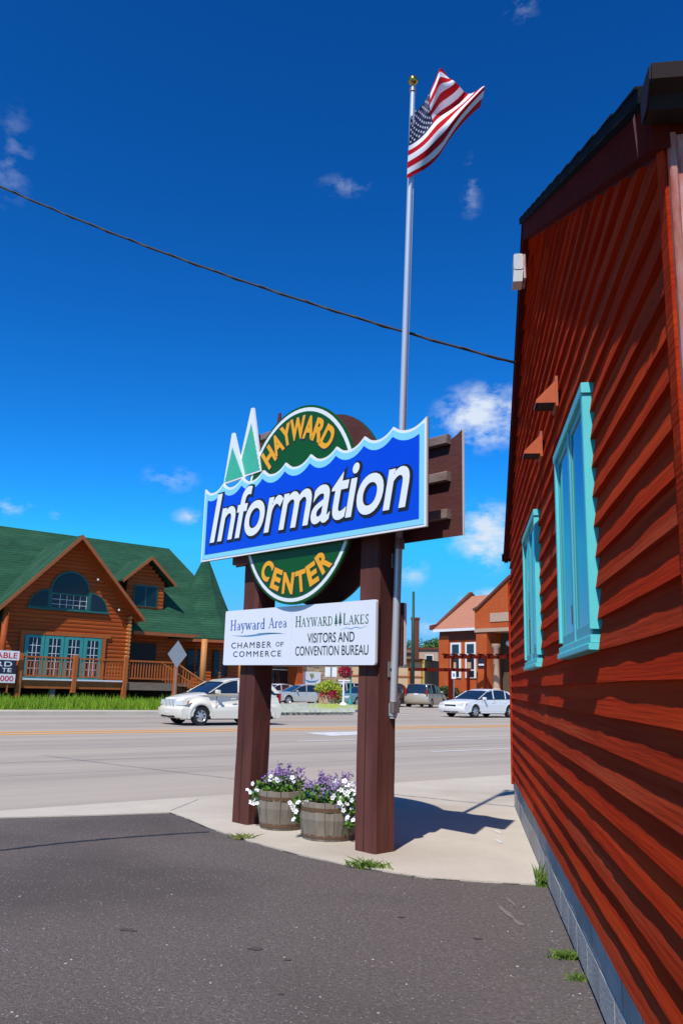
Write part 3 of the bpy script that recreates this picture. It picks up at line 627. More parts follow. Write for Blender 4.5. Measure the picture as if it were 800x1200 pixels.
# serif capitals and lower case drawn from strokes
TK, TN = .15, .065
def bez(p, q, r, n=6): return [((1 - t) ** 2 * p[0] + 2 * t * (1 - t) * q[0] + t * t * r[0], (1 - t) ** 2 * p[1] + 2 * t * (1 - t) * q[1] + t * t * r[1]) for t in [i / n for i in range(n + 1)]]
def ring(cx, cy, a, b, s=0, e=360): return [(cx + a * math.cos(R(s + (e - s) * i / 14)), cy + b * math.sin(R(s + (e - s) * i / 14))) for i in range(15)]
def sf(*xs): return [([(x - .13, y), (x + .13, y)], TN) for x, y in xs]
GLY = {
 'H': (.86, [([(.18, 0), (.18, 1)], TK), ([(.68, 0), (.68, 1)], TK), ([(.18, .52), (.68, .52)], TN)] + sf((.18, .03), (.18, .97), (.68, .03), (.68, .97))),
 'A': (.84, [([(.12, 0), (.42, 1)], TN), ([(.40, 1), (.72, 0)], TK), ([(.22, .34), (.6, .34)], TN)] + sf((.12, .03), (.72, .03))),
 'Y': (.80, [([(.12, 1), (.42, .45)], TK), ([(.70, 1), (.42, .45)], TN), ([(.42, .48), (.42, 0)], TK)] + sf((.12, .97), (.70, .97), (.42, .03))),
 'W': (1.1, [([(.1, 1), (.34, 0)], TK), ([(.34, 0), (.54, .9)], TN), ([(.52, 1), (.76, 0)], TK), ([(.76, 0), (.98, 1)], TN)] + sf((.1, .97), (.52, .97), (.98, .97))),
 'R': (.82, [([(.18, 0), (.18, 1)], TK), (bez((.18, .97), (.42, 1.02), (.52, .90)) + bez((.52, .90), (.66, .5), (.18, .5)), .1), ([(.36, .5), (.72, 0)], TK)] + sf((.18, .03), (.12, .97), (.72, .03))),
 'D': (.86, [([(.18, 0), (.18, 1)], TK), (bez((.18, .97), (.72, 1.0), (.72, .5)) + bez((.72, .5), (.72, 0), (.18, .03)), .1)] + sf((.12, .03), (.12, .97))),
 'L': (.70, [([(.18, 0), (.18, 1)], TK), ([(.1, .03), (.6, .03)], TN), ([(.6, 0), (.6, .22)], TN)] + sf((.18, .97))),
 'K': (.84, [([(.18, 0), (.18, 1)], TK), ([(.18, .42), (.66, 1)], TN), ([(.32, .58), (.72, 0)], TK)] + sf((.18, .03), (.18, .97), (.66, .97), (.72, .03))),
 'E': (.74, [([(.18, 0), (.18, 1)], TK), ([(.1, .03), (.62, .03)], TN), ([(.1, .97), (.6, .97)], TN), ([(.18, .52), (.48, .52)], TN), ([(.61, 0), (.61, .2)], TN), ([(.59, 1), (.59, .8)], TN)]),
 'S': (.64, [(bez((.52, .8), (.48, 1.02), (.3, .96)) + bez((.3, .96), (.02, .82), (.3, .54)) + bez((.3, .54), (.62, .28), (.36, .04)) + bez((.36, .04), (.1, -.02), (.08, .26)), .11)]),
 'a': (.56, [([(.42, .04), (.42, .5)], TK), (bez((.42, .46), (.36, .68), (.12, .56)), TN), (ring(.27, .18, .17, .16), .08), ([(.42, .04), (.54, .04)], TN)]),
 'y': (.58, [([(.08, .62), (.3, .05)], TK), ([(.5, .62), (.24, -.22)], TN), ([(.24, -.2), (.1, -.22)], .09)] + sf((.1, .61), (.48, .61))),
 'w': (.84, [([(.08, .62), (.26, .02)], TK), ([(.26, .02), (.42, .58)], TN), ([(.4, .62), (.58, .02)], TK), ([(.58, .02), (.76, .62)], TN)] + sf((.08, .61), (.74, .61))),
 'r': (.46, [([(.16, 0), (.16, .62)], TK), (bez((.16, .42), (.26, .68), (.42, .54)), .09)] + sf((.16, .03))),
 'd': (.60, [([(.44, 0), (.44, 1)], TK), (ring(.27, .3, .19, .27), .1), ([(.44, .03), (.56, .03)], TN), ([(.34, .97), (.44, .97)], TN)]),
 'e': (.54, [(ring(.28, .31, .2, .28, 5, 325), .10), ([(.08, .35), (.48, .35)], TN)]),
}
def serif(words, box, mat, y=-.0625):
    """words: list of (string, height factor); fitted into box"""
    m = MB(); x = 0; raw = []
    for w, hs in words:
        for ch in w:
            if ch == ' ': x += .32; continue
            g = GLY[ch]; raw += [([(x + a * hs, b * hs) for a, b in pth], wd * hs) for pth, wd in g[1]]; x += g[0] * hs + .03
    sx = (box[1] - box[0]) / x; sz = box[3] - box[2]
    for i, (pth, wd) in enumerate(raw):
        yy = y - .0001 * (i % 9) - .0002
        for p, q in zip(pth, pth[1:]):
            d = Vector((q[0] - p[0], q[1] - p[1])); 
            if d.length < 1e-5: continue
            n_ = Vector((-d.y, d.x)).normalized() * wd / 2
            cs = [(p[0] - n_.x, p[1] - n_.y), (q[0] - n_.x, q[1] - n_.y), (q[0] + n_.x, q[1] + n_.y), (p[0] + n_.x, p[1] + n_.y)]
            m.quad(*[(box[0] + a * sx, yy, box[2] + b * sz) for a, b in cs])
    return m.build('lettering', mat, wp)
def sbx(x0, x1, yt0, yb0): a = S(x0, yb0, -.063); b = S(x1, yb0, -.063); xm = (x0 + x1) / 2; return (a[0], b[0], S(xm, yb0, -.063)[1], S(xm, yt0, -.063)[1])
serif([('Hayward', 1)], sbx(269.5, 310.5, 725.8, 738.2), 'textblue'); serif([('Area', 1)], sbx(314.3, 336, 723.6, 735.8), 'textblue')
serif([('H', 1), ('AYWARD', .8)], sbx(345.7, 390, 721, 734), 'textgreen'); serif([('L', 1), ('AKES', .8)], sbx(401.5, 432.5, 718, 731.5), 'textgreen')
for (cx, tp, bt, w) in ((393.5, 719, 733, 4.4), (398.3, 717, 732.5, 4.8)):      # two small printed pines between the words
    m = MB(); a = S(cx, bt, -.063); t_ = S(cx, tp, -.063); wd = S(cx + w / 2, bt, -.063)[0] - a[0]; h = t_[1] - a[1]
    for k in range(4): zb = a[1] + h * (.12 + .2 * k); ww = wd * (1 - .2 * k); m.add([(a[0] - ww, -.0626 - .0001 * k, zb), (a[0] + ww, -.0626 - .0001 * k, zb), (a[0], -.0626 - .0001 * k, zb + h * .34)], [(0, 1, 2)])
    m.quad((a[0] - wd * .2, -.0631, a[1] - h * .05), (a[0] + wd * .2, -.0631, a[1] - h * .05), (a[0] + wd * .2, -.0631, a[1] + h * .2), (a[0] - wd * .2, -.0631, a[1] + h * .2)); m.build('pine_emblem', 'textgreen', wp)
def swash(pts, wmax, mat):
    m = MB(); P = [S(x, y, -.063) for x, y in pts]; n = len(P)
    for i in range(n - 1):
        w0 = wmax * math.sin(math.pi * i / (n - 1)); w1 = wmax * math.sin(math.pi * (i + 1) / (n - 1))
        m.quad((P[i][0], -.0626, P[i][1] - w0), (P[i + 1][0], -.0626, P[i + 1][1] - w1), (P[i + 1][0], -.0626, P[i + 1][1] + w1), (P[i][0], -.0626, P[i][1] + w0))
    m.build('swoosh', mat, wp)
swash([(271 + 64 * t / 20, 744.8 + 1.2 * math.sin(t / 20 * 6.3) - 1.6 * t / 20) for t in range(21)], .010, 'swoosh')
swash([(300 + 30 * t / 20, 742.6 - .6 * t / 20) for t in range(21)], .006, 'textgreen')
swash([(397 + 34 * t / 24, 737.2 + .8 * math.sin(t / 24 * 19) - 2.4 * t / 24) for t in range(25)], .004, 'swoosh')
# steel plates and bolts on the right post
for zc, yy in ((1.60, .17), (2.62, .2)):
    pl = bx('bracket_plate', 'steel', sign, .0035, .012, yy - .04, yy + .04, zc - .07, zc + .07, b=.004)
    MB().tube([(.01, yy, zc), (.022, yy, zc)], .012, 8).build('bolt', 'darkwood', pl)

# ------------------------------------------------------------------ flagpole and flag
PY = .20
b0 = S(460, 842, PY); t0 = S(483.5, 108, PY)
fp = empty('flagpole', SO + TV * b0[0] + BV * PY + Vector((0, 0, b0[1])), SRZ, 'slim galvanised flagpole with gold ball clamped to the right sign post', 'flagpole')
lean = t0[0] - b0[0]; hp = t0[1] - b0[1]
MB().tube([(lean * t, 0, hp * t) for t in (0, .25, .5, .75, 1)], [.034, .033, .031, .029, .027], 14).build('pole', 'galv', fp, auto=40)
MB().lathe([(.041, 0), (.043, .01), (.043, .11), (.036, .12)], (0, 0, .02), 14).build('collar', 'galv', fp, auto=40)
MB().lathe([(.02, 0), (.036, .01), (.036, .05), (.016, .06), (.016, .10)], (lean, 0, hp - .004), 12).build('truck', 'steel', fp, auto=40)
br = .055; MB().lathe([(.001, -br)] + [(br * math.sin(R(a)), -br * math.cos(R(a))) for a in range(15, 180, 15)] + [(.001, br)], (lean, 0, hp + .145), 16).build('ball', 'gold', fp, smooth=True)
for zz in (.10, 1.62): bx('clamp_bracket', 'steel', fp, -b0[0] + .004 + lean * zz / hp, .045 + lean * zz / hp, -.045, .045, zz - .05, zz + .05, b=.006)
MB().tube([(lean * t + .012, .04, hp * t) for t in (.02, .3, .6, .97)], .004, 5).build('halyard', 'muntin', fp)
# flag: a Coons patch over hoist, top, bottom and fly edges, furled by the wind
fd = Vector((-math.sin(YAW), math.cos(YAW), 0)); FO = SO + BV * PY + TV * t0[0] - fd * .05
def fpt(px, py, back=0.): return onp(px, py, FO + fd * back, fd)
def spl(P, t):
    n = len(P) - 1; k = min(int(t * n), n - 1); s = t * n - k
    p0, p1, p2, p3 = P[max(k - 1, 0)], P[k], P[k + 1], P[min(k + 2, n)]
    return (p1 * 2 + (p2 - p0) * s + (p0 * 2 - p1 * 5 + p2 * 4 - p3) * s ** 2 + (p1 * 3 - p0 - p2 * 3 + p3) * s ** 3) * .5
TOP = [fpt(x, y, b) for x, y, b in ((480.5, 137, 0), (496, 120, .14), (509, 97, .32), (516, 80, .42), (525, 75.5, .6))]
BOT = [fpt(x, y, b) for x, y, b in ((476.5, 209, 0), (496, 199, .12), (512, 181, .20), (530, 159, .34), (561, 132, .6))]
HOI = [fpt(x, y, 0) for x, y in ((480.5, 137), (479.5, 157), (478, 180), (476.5, 209))]
FLY = [fpt(x, y, b) for x, y, b in ((525, 75.5, .6), (531, 92, .42), (546, 107, .62), (565, 108, .38), (561, 132, .6))]
def flagp(s, v):
    a = spl(TOP, s) * (1 - v) + spl(BOT, s) * v; b = spl(HOI, v) * (1 - s) + spl(FLY, v) * s
    c = TOP[0] * ((1 - s) * (1 - v)) + TOP[-1] * (s * (1 - v)) + BOT[0] * ((1 - s) * v) + BOT[-1] * (s * v)
    p = a + b - c
    return p + fd * (.10 * s * math.sin(s * 7.5 + v * 4.2) + .05 * s * math.sin(v * 11 - s * 5)) + Vector((0, 0, .015 * s * math.sin(v * 9 + s * 6)))
flag = empty('flag', FO + Vector((0, 0, 5.9)), 0, 'red white and blue striped flag with stars blowing near the top of the flagpole', 'flag')
fo = flag.location
def patch(name, mat, s0, s1, v0, v1, ns, nv, off=0.):
    m = MB(); vs = [flagp(s0 + (s1 - s0) * i / ns, v0 + (v1 - v0) * j / nv) - fo for i in range(ns + 1) for j in range(nv + 1)]
    m.add(vs, [(i * (nv + 1) + j, (i + 1) * (nv + 1) + j, (i + 1) * (nv + 1) + j + 1, i * (nv + 1) + j + 1) for i in range(ns) for j in range(nv)])
    return m.build(name, mat, flag, smooth=True)
CW, CHH = .40, 7 / 13
for k in range(13): patch('stripe', 'flagred' if k % 2 == 0 else 'flagwhite', CW if k < 7 else 0, 1, k / 13, (k + 1) / 13, 26, 3)
canton = patch('canton', 'flagblue', 0, CW, 0, CHH, 16, 16)
m = MB()
for r in range(9):
    for c in range(6 if r % 2 == 0 else 5):
        s = CW * (.09 + (c + (0 if r % 2 == 0 else .5)) * .164); v = CHH * (.1 + r * .1); p = flagp(s, v)
        a = (flagp(s + .01, v) - p).normalized(); b = (flagp(s, v + .01) - p).normalized(); nn = a.cross(b).normalized()
        for sd in (-1, 1):
            ps = []
            for k in range(10):
                rr = .020 if k % 2 == 0 else .0085; t = k * math.pi / 5; ps.append(p + a * (rr * math.cos(t)) + b * (rr * math.sin(t)) + nn * (.004 * sd) - fo)
            m.add(ps + [p + nn * (.004 * sd) - fo], [(k, (k + 1) % 10, 10) for k in range(10)])
st_ = m.build('star', 'flagwhite', canton); st_['kind'] = 'stuff'
# ------------------------------------------------------------------ barrel planters with flowers
def blossom_mesh():
    m = MB()
    for k in range(5):
        a = k * 1.2566; ca, sa = math.cos(a), math.sin(a); w = .014
        m.add([(0, 0, 0), (ca * .016 - sa * w, sa * .016 + ca * w, .006), (ca * .030, sa * .030, .003), (ca * .016 + sa * w, sa * .016 - ca * w, .006)], [(0, 1, 2, 3)])
    m.cur = 1; m.add([(.007 * math.cos(k * 1.047), .007 * math.sin(k * 1.047), .007) for k in range(6)], [tuple(range(6))]); m.cur = 0
    return m
blo0 = None
def leafy(m, c, rx, ry, rz, n, size):
    for i in range(n):
        v = Vector((random.gauss(0, 1), random.gauss(0, 1), random.gauss(0, 1))).normalized() * random.uniform(.35, 1) ** .6
        p = Vector((c[0] + v.x * rx, c[1] + v.y * ry, c[2] + v.z * rz)); d = Vector((random.uniform(-1, 1), random.uniform(-1, 1), random.uniform(-.3, 1))).normalized(); w = d.cross(Vector((random.uniform(-1, 1), random.uniform(-1, 1), .2))).normalized() * size * .32
        s = size * random.uniform(.7, 1.3); m.add([p, p + d * s * .5 + w, p + d * s, p + d * s * .5 - w], [(0, 1, 2, 3)])
BPOS = [gnd(324, 974, .012), gnd(379, 987, .012)]
ST0 = None
BL = ('weathered wooden half barrel planter beside the left sign post', 'weathered wooden half barrel planter nearer the right sign post')
FLB = (('purple flower clump in the barrel beside the left sign post', 'white pansies trailing from the barrel beside the left sign post'), ('purple flower clump in the barrel nearer the right sign post', 'white pansies spilling over the right side of the nearer barrel'))
for bi, bp in enumerate(BPOS):
    sc = (.235, .27)[bi]; H = (.37, .345)[bi]
    bp = bp + Vector((0, sc * .9, 0))
    ba = empty('barrel_planter', bp, bi * .2, BL[bi], 'planter', 'half barrel planters between the sign posts')
    rb, rt, rm = sc * .93, sc * 1.05, sc * 1.08; ns = 20
    m = MB(); wv = 2 * math.pi / ns * .48; vs = []
    for (rr, zz) in ((rb, .0), (rm, H * .55), (rt, H)):
        for (a, dr) in ((-wv, 0), (wv, 0), (wv, -.022), (-wv, -.022)): vs.append(((rr + dr) * math.cos(a), (rr + dr) * math.sin(a), zz))
    m.add(vs, [(i * 4 + j, i * 4 + (j + 1) % 4, i * 4 + 4 + (j + 1) % 4, i * 4 + 4 + j) for i in range(2) for j in range(4)] + [(3, 2, 1, 0), (8, 9, 10, 11)])
    s0 = m.build('stave', 'stave', ba)
    for k in range(1, ns):
        c = copy_obj(s0, ba, rot=(random.uniform(-.008, .008), random.uniform(-.012, .012), 2 * math.pi * k / ns)); c.location = (0, 0, random.uniform(0, .006))
    for zz, rr in ((.045, rb + .006), (H * .82, rt + .004)): MB().lathe([(rr - .004, -.018), (rr + .003, -.018), (rr + .004, .018), (rr - .004, .018)], (0, 0, zz), 28).build('hoop', 'hoop', ba)
    MB().lathe([(.001, 0), (rt - .03, 0), (rt - .03, -.03)], (0, 0, H - .04), 20).build('soil', 'soil', ba)
    # purple clump
    pc = empty('flower_clump', bp + Vector((0, 0, H - .04)), 0, FLB[bi][0], 'flowers', 'flowers in the barrels')
    m = MB(); leafy(m, (0, 0, .09), sc * .95, sc * .9, .09, 420, .05); m.build('leaves', 'leaf', pc)['kind'] = 'stuff'
    m = MB(); leafy(m, (-.02, 0, .14), sc * .9, sc * .85, .10, 330, .028)
    for i in range(17):
        a = random.uniform(0, 6.28); rr = sc * random.uniform(.1, .95); x, y = math.cos(a) * rr, math.sin(a) * rr; h = random.uniform(.17, .27)
        leafy(m, (x, y, h), .022, .022, .05, 22, .026)
    m.build('petals', 'purple', pc)['kind'] = 'stuff'
    wc = empty('pansy_plant', bp + Vector((0, 0, H - .04)), 0, FLB[bi][1], 'flowers', 'flowers in the barrels')
    spots = []
    if bi == 0:
        spots = [(-sc * 1.08 + random.gauss(0, .035), -.06 + random.gauss(0, .06), random.uniform(-.10, .12)) for _ in range(15)] + [(random.uniform(-.1, .2), -.12, random.uniform(.14, .22)) for _ in range(7)]
        lc = (-sc * 1.02, -.04, -.02, .07, .09, .15)
    else:
        spots = [(sc * .75 + random.gauss(0, .06), -.17 + random.gauss(0, .05), random.uniform(-.12, .16)) for _ in range(26)] + [(sc * random.uniform(.2, 1.1), -.05, random.uniform(.12, .24)) for _ in range(14)] + [(-sc * 1.0 + random.gauss(0, .04), -.12, random.uniform(-.14, .08)) for _ in range(9)]
        lc = (sc * .78, -.15, -.05, .10, .08, .19)
    m = MB(); leafy(m, lc[:3], *lc[3:], 260, .045)
    if bi: leafy(m, (-sc * 1.0, -.1, -.06), .06, .07, .14, 150, .045)
    m.build('leaves', 'leaf', wc)['kind'] = 'stuff'
    for (x, y, z_) in spots:
        if blo0 is None: b_ = blossom_mesh().build('blossom', ['petalwhite', 'petaleye'], wc); blo0 = b_
        else: b_ = copy_obj(blo0, wc)
        b_.location = (x, y - .05, z_); b_.rotation_euler = (R(random.uniform(35, 95)), random.uniform(-.5, .5), random.uniform(-.7, .7)); k = random.uniform(.7, 1.15); b_.scale = (k, k, k)
# grass tufts in the cracks
def tuft(px, py, n, h, sp, label, mat='tuftgreen', lean=.5, z=.0):
    p = gnd(px, py, z); t = MB()
    for i in range(n):
        x, y = random.gauss(0, sp), random.gauss(0, sp * .35); a = random.uniform(0, 6.28); hh = h * random.uniform(.4, 1); w = .004
        dx, dy = math.cos(a) * w, math.sin(a) * w; lx, ly = random.gauss(0, lean * hh), random.gauss(0, lean * hh)
        t.add([(x - dx, y - dy, 0), (x + dx, y + dy, 0), (x + dx * .6 + lx * .4, y + ly * .4, hh * .65), (x + lx, y + ly, hh)], [(0, 1, 2), (0, 2, 3)])
    tag(t.build('grass_tuft', mat, loc=p), label, 'grass tuft', 'weeds in the pavement cracks')
tuft(283, 984, 70, .07, .05, 'small yellowing grass tuft at the asphalt edge by the left barrel', 'grassdry', 1.2)
tuft(430, 1018, 170, .075, .085, 'bright green grass tuft in front of the right sign post', lean=.9)
tuft(500, 1029, 60, .02, .16, 'thin low moss line along the concrete edge', 'grassdry', 1.0)
tuft(634, 1040, 55, .19, .02, 'tall green weed at the foot of the red building beside the sidewalk corner', lean=.28)
tuft(664, 1124, 200, .05, .04, 'low bright green grass clump against the block foundation', lean=.7)
tuft(678, 1150, 60, .05, .03, 'tiny grass tuft below the low clump at the foundation', lean=.6)
for i in range(46):   # loose pebbles on the lot
    break
m = MB()
for i in range(60):
    px, py = random.uniform(0, 690), random.uniform(1040, 1195); p = gnd(px, py, 0); s = random.uniform(.003, .007)
    if p.x > .55: continue
    m.add([(p.x + s * dx * random.uniform(.6, 1.2), p.y + s * dy * random.uniform(.6, 1.2), p.z + s * dz) for dx, dy, dz in ((-1, -1, 0), (1, -1, 0), (1, 1, 0), (-1, 1, 0), (0, 0, .8))], [(0, 1, 4), (1, 2, 4), (2, 3, 4), (3, 0, 4)])
tag(m.build('pebbles', 'block'), 'loose pale grit scattered on the parking lot asphalt', 'grit', kind='stuff')

# ------------------------------------------------------------------ log house across the street
HU, HD = 16.0, 42.0
hs = empty('log_house', st(HU, HD, .4), RA, 'orange log house with green shingle roof, arched gable window, dormer and turret', 'house')
HZ = .4
def hl(m): m.v = [(v[0] - HU, v[1] - HD, v[2] - HZ) for v in m.v]; return m
def hbox(name, mat, u0, u1, d0, d1, z0, z1, parent=hs, b=0.):
    m = MB(); (m.cbox(u0, u1, d0, d1, z0, z1, b=b) if b else m.box(u0, u1, d0, d1, z0, z1)); return hl(m).build(name, mat, parent)
def log_course(u0, u1, d, z, h=.205, parent=hs, mat=None):
    mat = random.choice(('log', 'log', 'logpale'))
    """one log with a rounded face towards the street"""
    P = [(d + .12, z), (d - .004, z + .003), (d - .024, z + h * .15), (d - .034, z + h * .5), (d - .024, z + h * .85), (d - .004, z + h - .003), (d + .12, z + h)]
    m = MB(); n = len(P); vs = [(u, a, b) for u in (u0, u1) for a, b in P]
    m.add(vs, [(i, i + 1, i + 1 + n, i + n) for i in range(n - 1)] + [tuple(range(n)), tuple(range(2 * n - 1, n - 1, -1))]); return hl(m).build('log', mat, parent, smooth=False)
hbox('wall', 'darkwood', 12.8, 19.2, 42.13, 47, .5, 4.9); hl(MB().prism([(12.8, 4.9), (19.2, 4.9), (16, 8.35)], 4.8, 1, 42.13)).build('gable', 'darkwood', hs)
z = .95
while z < 8.3:
    half = 3.28 if z < 4.75 else min(3.28, (8.52 - z - .1) / 1.07)
    j = random.uniform(-.06, .06) if z < 4.75 else 0
    if half > .15: log_course(16 - half, 16 + half, 42, z)
    z += .205
# corner log ends (saddle corners) and side walls
for k in range(19):
    hl(MB().tube([(19.27, 42.28, 1.05 + .205 * k), (19.27, 41.72, 1.05 + .205 * k)], .095, 9)).build('log_end', 'logend', hs)
z = .95
while z < 4.1:
    log_course(19.4, 26.6, 43.3, z); z += .205
hbox('wall', 'darkwood', 19.3, 26.6, 43.45, 51.5, .5, 4.15)
hbox('porch_shade', 'cardark', 19.9, 21.6, 43.15, 43.27, 1.5, 3.5); hbox('porch_floor', 'weatherwood', 19.3, 22.6, 40.9, 43.2, 1.2, 1.36)  # near-black slab stands in for the shade inside the recessed porch
# roofs (slabs)
def slab(name, pts, th, mat, parent=hs):
    """planar polygon (u,d,z) thickened downwards"""
    n = len(pts); m = MB(); m.add(list(pts) + [(a, b, c - th) for a, b, c in pts], [tuple(range(n)), tuple(range(2 * n - 1, n - 1, -1))] + [(i, i + n, (i + 1) % n + n, (i + 1) % n) for i in range(n)])
    o = hl(m).build(name, mat, parent); return o
RZ, RD, EZ, ED = 9.77, 47.5, 4.12, 42.0
slab('roof', [(4, ED, EZ), (27.3, ED, EZ), (24.16, RD, RZ), (4, RD, RZ)], .14, 'shingle')
slab('roof', [(27.3, ED, EZ), (27.3, 53, EZ), (24.16, RD, RZ)], .14, 'shingle'); slab('roof', [(27.3, 53, EZ), (4, 53, EZ), (4, RD, RZ), (24.16, RD, RZ)], .14, 'shingle')
hbox('fascia', 'fascia', 19.6, 27.3, ED - .05, ED - .01, EZ - .22, EZ - .03)
# front gable roof: apex runs back into the main slope
GA, GE = 8.78, 4.72; FD = 41.15
for s in (-1, 1):
    eu = 16 + s * 3.8; dz = (RD - ED) / (RZ - EZ)
    da = ED + (GA - EZ) * dz; de = ED + (GE - EZ) * dz
    pts = [(16, FD, GA), (eu, FD, GE), (eu, de, GE), (16, da, GA)]
    slab('gable_roof', pts if s > 0 else pts[::-1], .12, 'shingle')
    hl(MB().add([(16, FD - .03, GA + .01), (eu, FD - .03, GE + .01), (eu, FD - .03, GE - .22), (16, FD - .03, GA - .24), (16, FD + .02, GA + .01), (eu, FD + .02, GE + .01), (eu, FD + .02, GE - .22), (16, FD + .02, GA - .24)],
       [(0, 1, 2, 3), (7, 6, 5, 4), (0, 4, 5, 1), (3, 2, 6, 7), (1, 5, 6, 2)])).build('rake_board', 'fascia', hs)
    hl(MB().add([(16, 41.93, GA - .12), (eu, 41.93, GE - .12), (eu, 41.93, GE - .36), (16, 41.93, GA - .42), (16, 41.96, GA - .12), (eu, 41.96, GE - .12), (eu, 41.96, GE - .36), (16, 41.96, GA - .42)], [(0, 1, 2, 3), (3, 2, 6, 7)])).build('frieze', 'log', hs)
    hl(MB().add([(16, FD + .02, GA - .14), (eu, FD + .02, GE - .14), (eu, 42.0, GE - .14), (16, 42.0, GA - .14)], [(0, 1, 2, 3)])).build('soffit', 'log', hs)
# arched window
def archwin():
    f = .07; D0, D1 = 41.90, 41.955
    w = MB(); 
    def outline(c, r, zb, zs, n=16): return [(c - r, zb)] + [(c + r * math.cos(math.pi - math.pi * k / n), zs + r * math.sin(math.pi * k / n)) for k in range(n + 1)] + [(c + r, zb)]
    def qt(c, w_, h, zb, s, n=8): return [(c, zb), (c, zb + h)] + [(c + s * w_ * math.sin(math.pi / 2 * k / n), zb + h * math.cos(math.pi / 2 * k / n)) for k in range(1, n + 1)]
    zb = 4.93
    def ss(o): return o
    wn = hl(MB().prism(outline(15.92, 1.04, zb, 5.88), D1 - D0, 1, D0)).build('arched_window', 'greenframe', hs)
    hl(MB().prism(outline(15.92, .96, 5.76, 5.88), .02, 1, D0 - .015)).build('pane', 'glassdark', wn)
    for c in (15.44, 16.40): hl(MB().box(c - .44, c + .44, D0 - .015, D0 + .005, zb + .08, 5.66)).build('pane', 'glassdark', wn)
    for s, c in ((-1, 14.86), (1, 16.98)):
        hl(MB().prism(qt(c, 1.02, .98, zb, s), D1 - D0, 1, D0)).build('quarter_frame', 'greenframe', wn); hl(MB().prism([(c + s * (.06 + (abs(u - c)) * .88), zb + .06 + (z_ - zb) * .88) for u, z_ in qt(c, 1.02, .98, zb, s)], .02, 1, D0 - .015)).build('pane', 'glassdark', wn)
    for k in range(6): u = 15.05 + k * .35; hl(MB().box(u - .012, u + .012, D0 - .02, D0 - .016, zb + .08, 5.66)).build('muntin', 'muntin', wn) if k not in (0,) else None
    for zz in (5.17, 5.42): hl(MB().box(15.0, 16.84, D0 - .0205, D0 - .0165, zz - .01, zz + .01)).build('muntin', 'muntin', wn)
    hl(MB().cbox(13.75, 18.08, D0 - .05, D1, zb - .08, zb - .002, b=.01)).build('sill', 'greenframe', wn)
archwin()
# french doors
for k in range(4):
    a = 13.86 + k * 1.0; b = a + .97
    dr = hbox('french_door', 'tealdoor', a, b, 41.90, 41.96, 1.37, 3.56)
    hbox('pane', 'glassdark', a + .2, b - .2, 41.885, 41.898, 1.55, 3.42, dr)
    for t in (1, 2): u = a + .2 + (b - a - .4) * t / 3; hbox('muntin', 'muntin', u - .014, u + .014, 41.87, 41.884, 1.55, 3.42, dr)
    for t in range(1, 5): zz = 1.55 + 1.87 * t / 5; hbox('muntin', 'muntin', a + .2, b - .2, 41.866, 41.869, zz - .014, zz + .014, dr)
hbox('door_trim', 'cedar', 17.86, 18.06, 41.89, 41.96, 1.37, 3.7); hbox('door_trim', 'cedar', 13.62, 13.82, 41.89, 41.96, 1.37, 3.7); hbox('door_trim', 'cedar', 13.62, 18.3, 41.885, 41.96, 3.58, 3.76)
# dormer
DD = 43.3; dc = 20.75
hbox('dormer_wall', 'darkwood', dc - 1.1, dc + 1.1, DD + .12, 47, 4.9, 6.9); hl(MB().prism([(dc - 1.1, 6.9), (dc + 1.1, 6.9), (dc, 8.05)], 3.4, 1, DD + .12)).build('dormer_gable', 'darkwood', hs)
z = 5.25
while z < 8.0:
    half = min(1.14, (8.15 - z - .12) / 1.02)
    if half > .1: log_course(dc - half, dc + half, DD, z)
    z += .205
hl(MB().prism([(DD + .1, 5.1), (DD + .1, 6.9), (46, 6.9)], .1, 0, dc + 1.05)).build('dormer_cheek', 'log', hs)
for s in (-1, 1):
    ap, ez, eu, fd = 8.38, 6.92, dc + s * 1.62, DD - .55
    dzz = (RD - ED) / (RZ - EZ); pts = [(dc, fd, ap), (eu, fd, ez), (eu, ED + (ez - EZ) * dzz, ez), (dc, ED + (ap - EZ) * dzz, ap)]
    slab('dormer_roof', pts if s > 0 else pts[::-1], .09, 'shingle')
    hl(MB().add([(dc, fd - .03, ap + .01), (eu, fd - .03, ez + .01), (eu, fd - .03, ez - .19), (dc, fd - .03, ap - .21), (dc, fd + .02, ap + .01), (eu, fd + .02, ez + .01), (eu, fd + .02, ez - .19), (dc, fd + .02, ap - .21)],
       [(0, 1, 2, 3), (7, 6, 5, 4), (0, 4, 5, 1), (3, 2, 6, 7), (1, 5, 6, 2)])).build('rake_board', 'fascia', hs)
dw = hbox('dormer_window', 'greenframe', dc - .72, dc + .72, DD - .075, DD - .04, 5.55, 6.75)
for c in (-.35, .35): hbox('pane', 'glassdark', dc + c - .31, dc + c + .31, DD - .09, DD - .076, 5.62, 6.68, dw)
# turret
TU, TD = 25.25, 44.6
def octo(r, z, n=10): return [(TU + r * math.cos(2 * math.pi * (k + .5) / n), TD + r * math.sin(2 * math.pi * (k + .5) / n), z) for k in range(n)]
def rings(rs, n=10):
    m = MB(); vs = []
    for r, z_ in rs: vs += octo(r, z_, n)
    m.add(vs, [(i * n + k, i * n + (k + 1) % n, (i + 1) * n + (k + 1) % n, (i + 1) * n + k) for i in range(len(rs) - 1) for k in range(n)]); return hl(m)
rings([(3.3, 3.86), (3.3, 3.95), (2.65, 4.42), (2.1, 5.05), (1.62, 5.75), (1.05, 6.95), (.5, 8.2), (.02, 9.25)]).build('turret_roof', 'shingle', hs)
rings([(2.5, 3.84), (3.3, 3.845), (3.31, 3.85), (3.31, 3.70), (3.24, 3.70), (3.24, 3.82)]).build('fascia', 'fascia', hs)
for k in range(15): zz = .9 + k * .2; rings([(2.40, zz), (2.43, zz + .03), (2.445, zz + .1), (2.43, zz + .17), (2.40, zz + .2)]).build('log', 'log', hs)
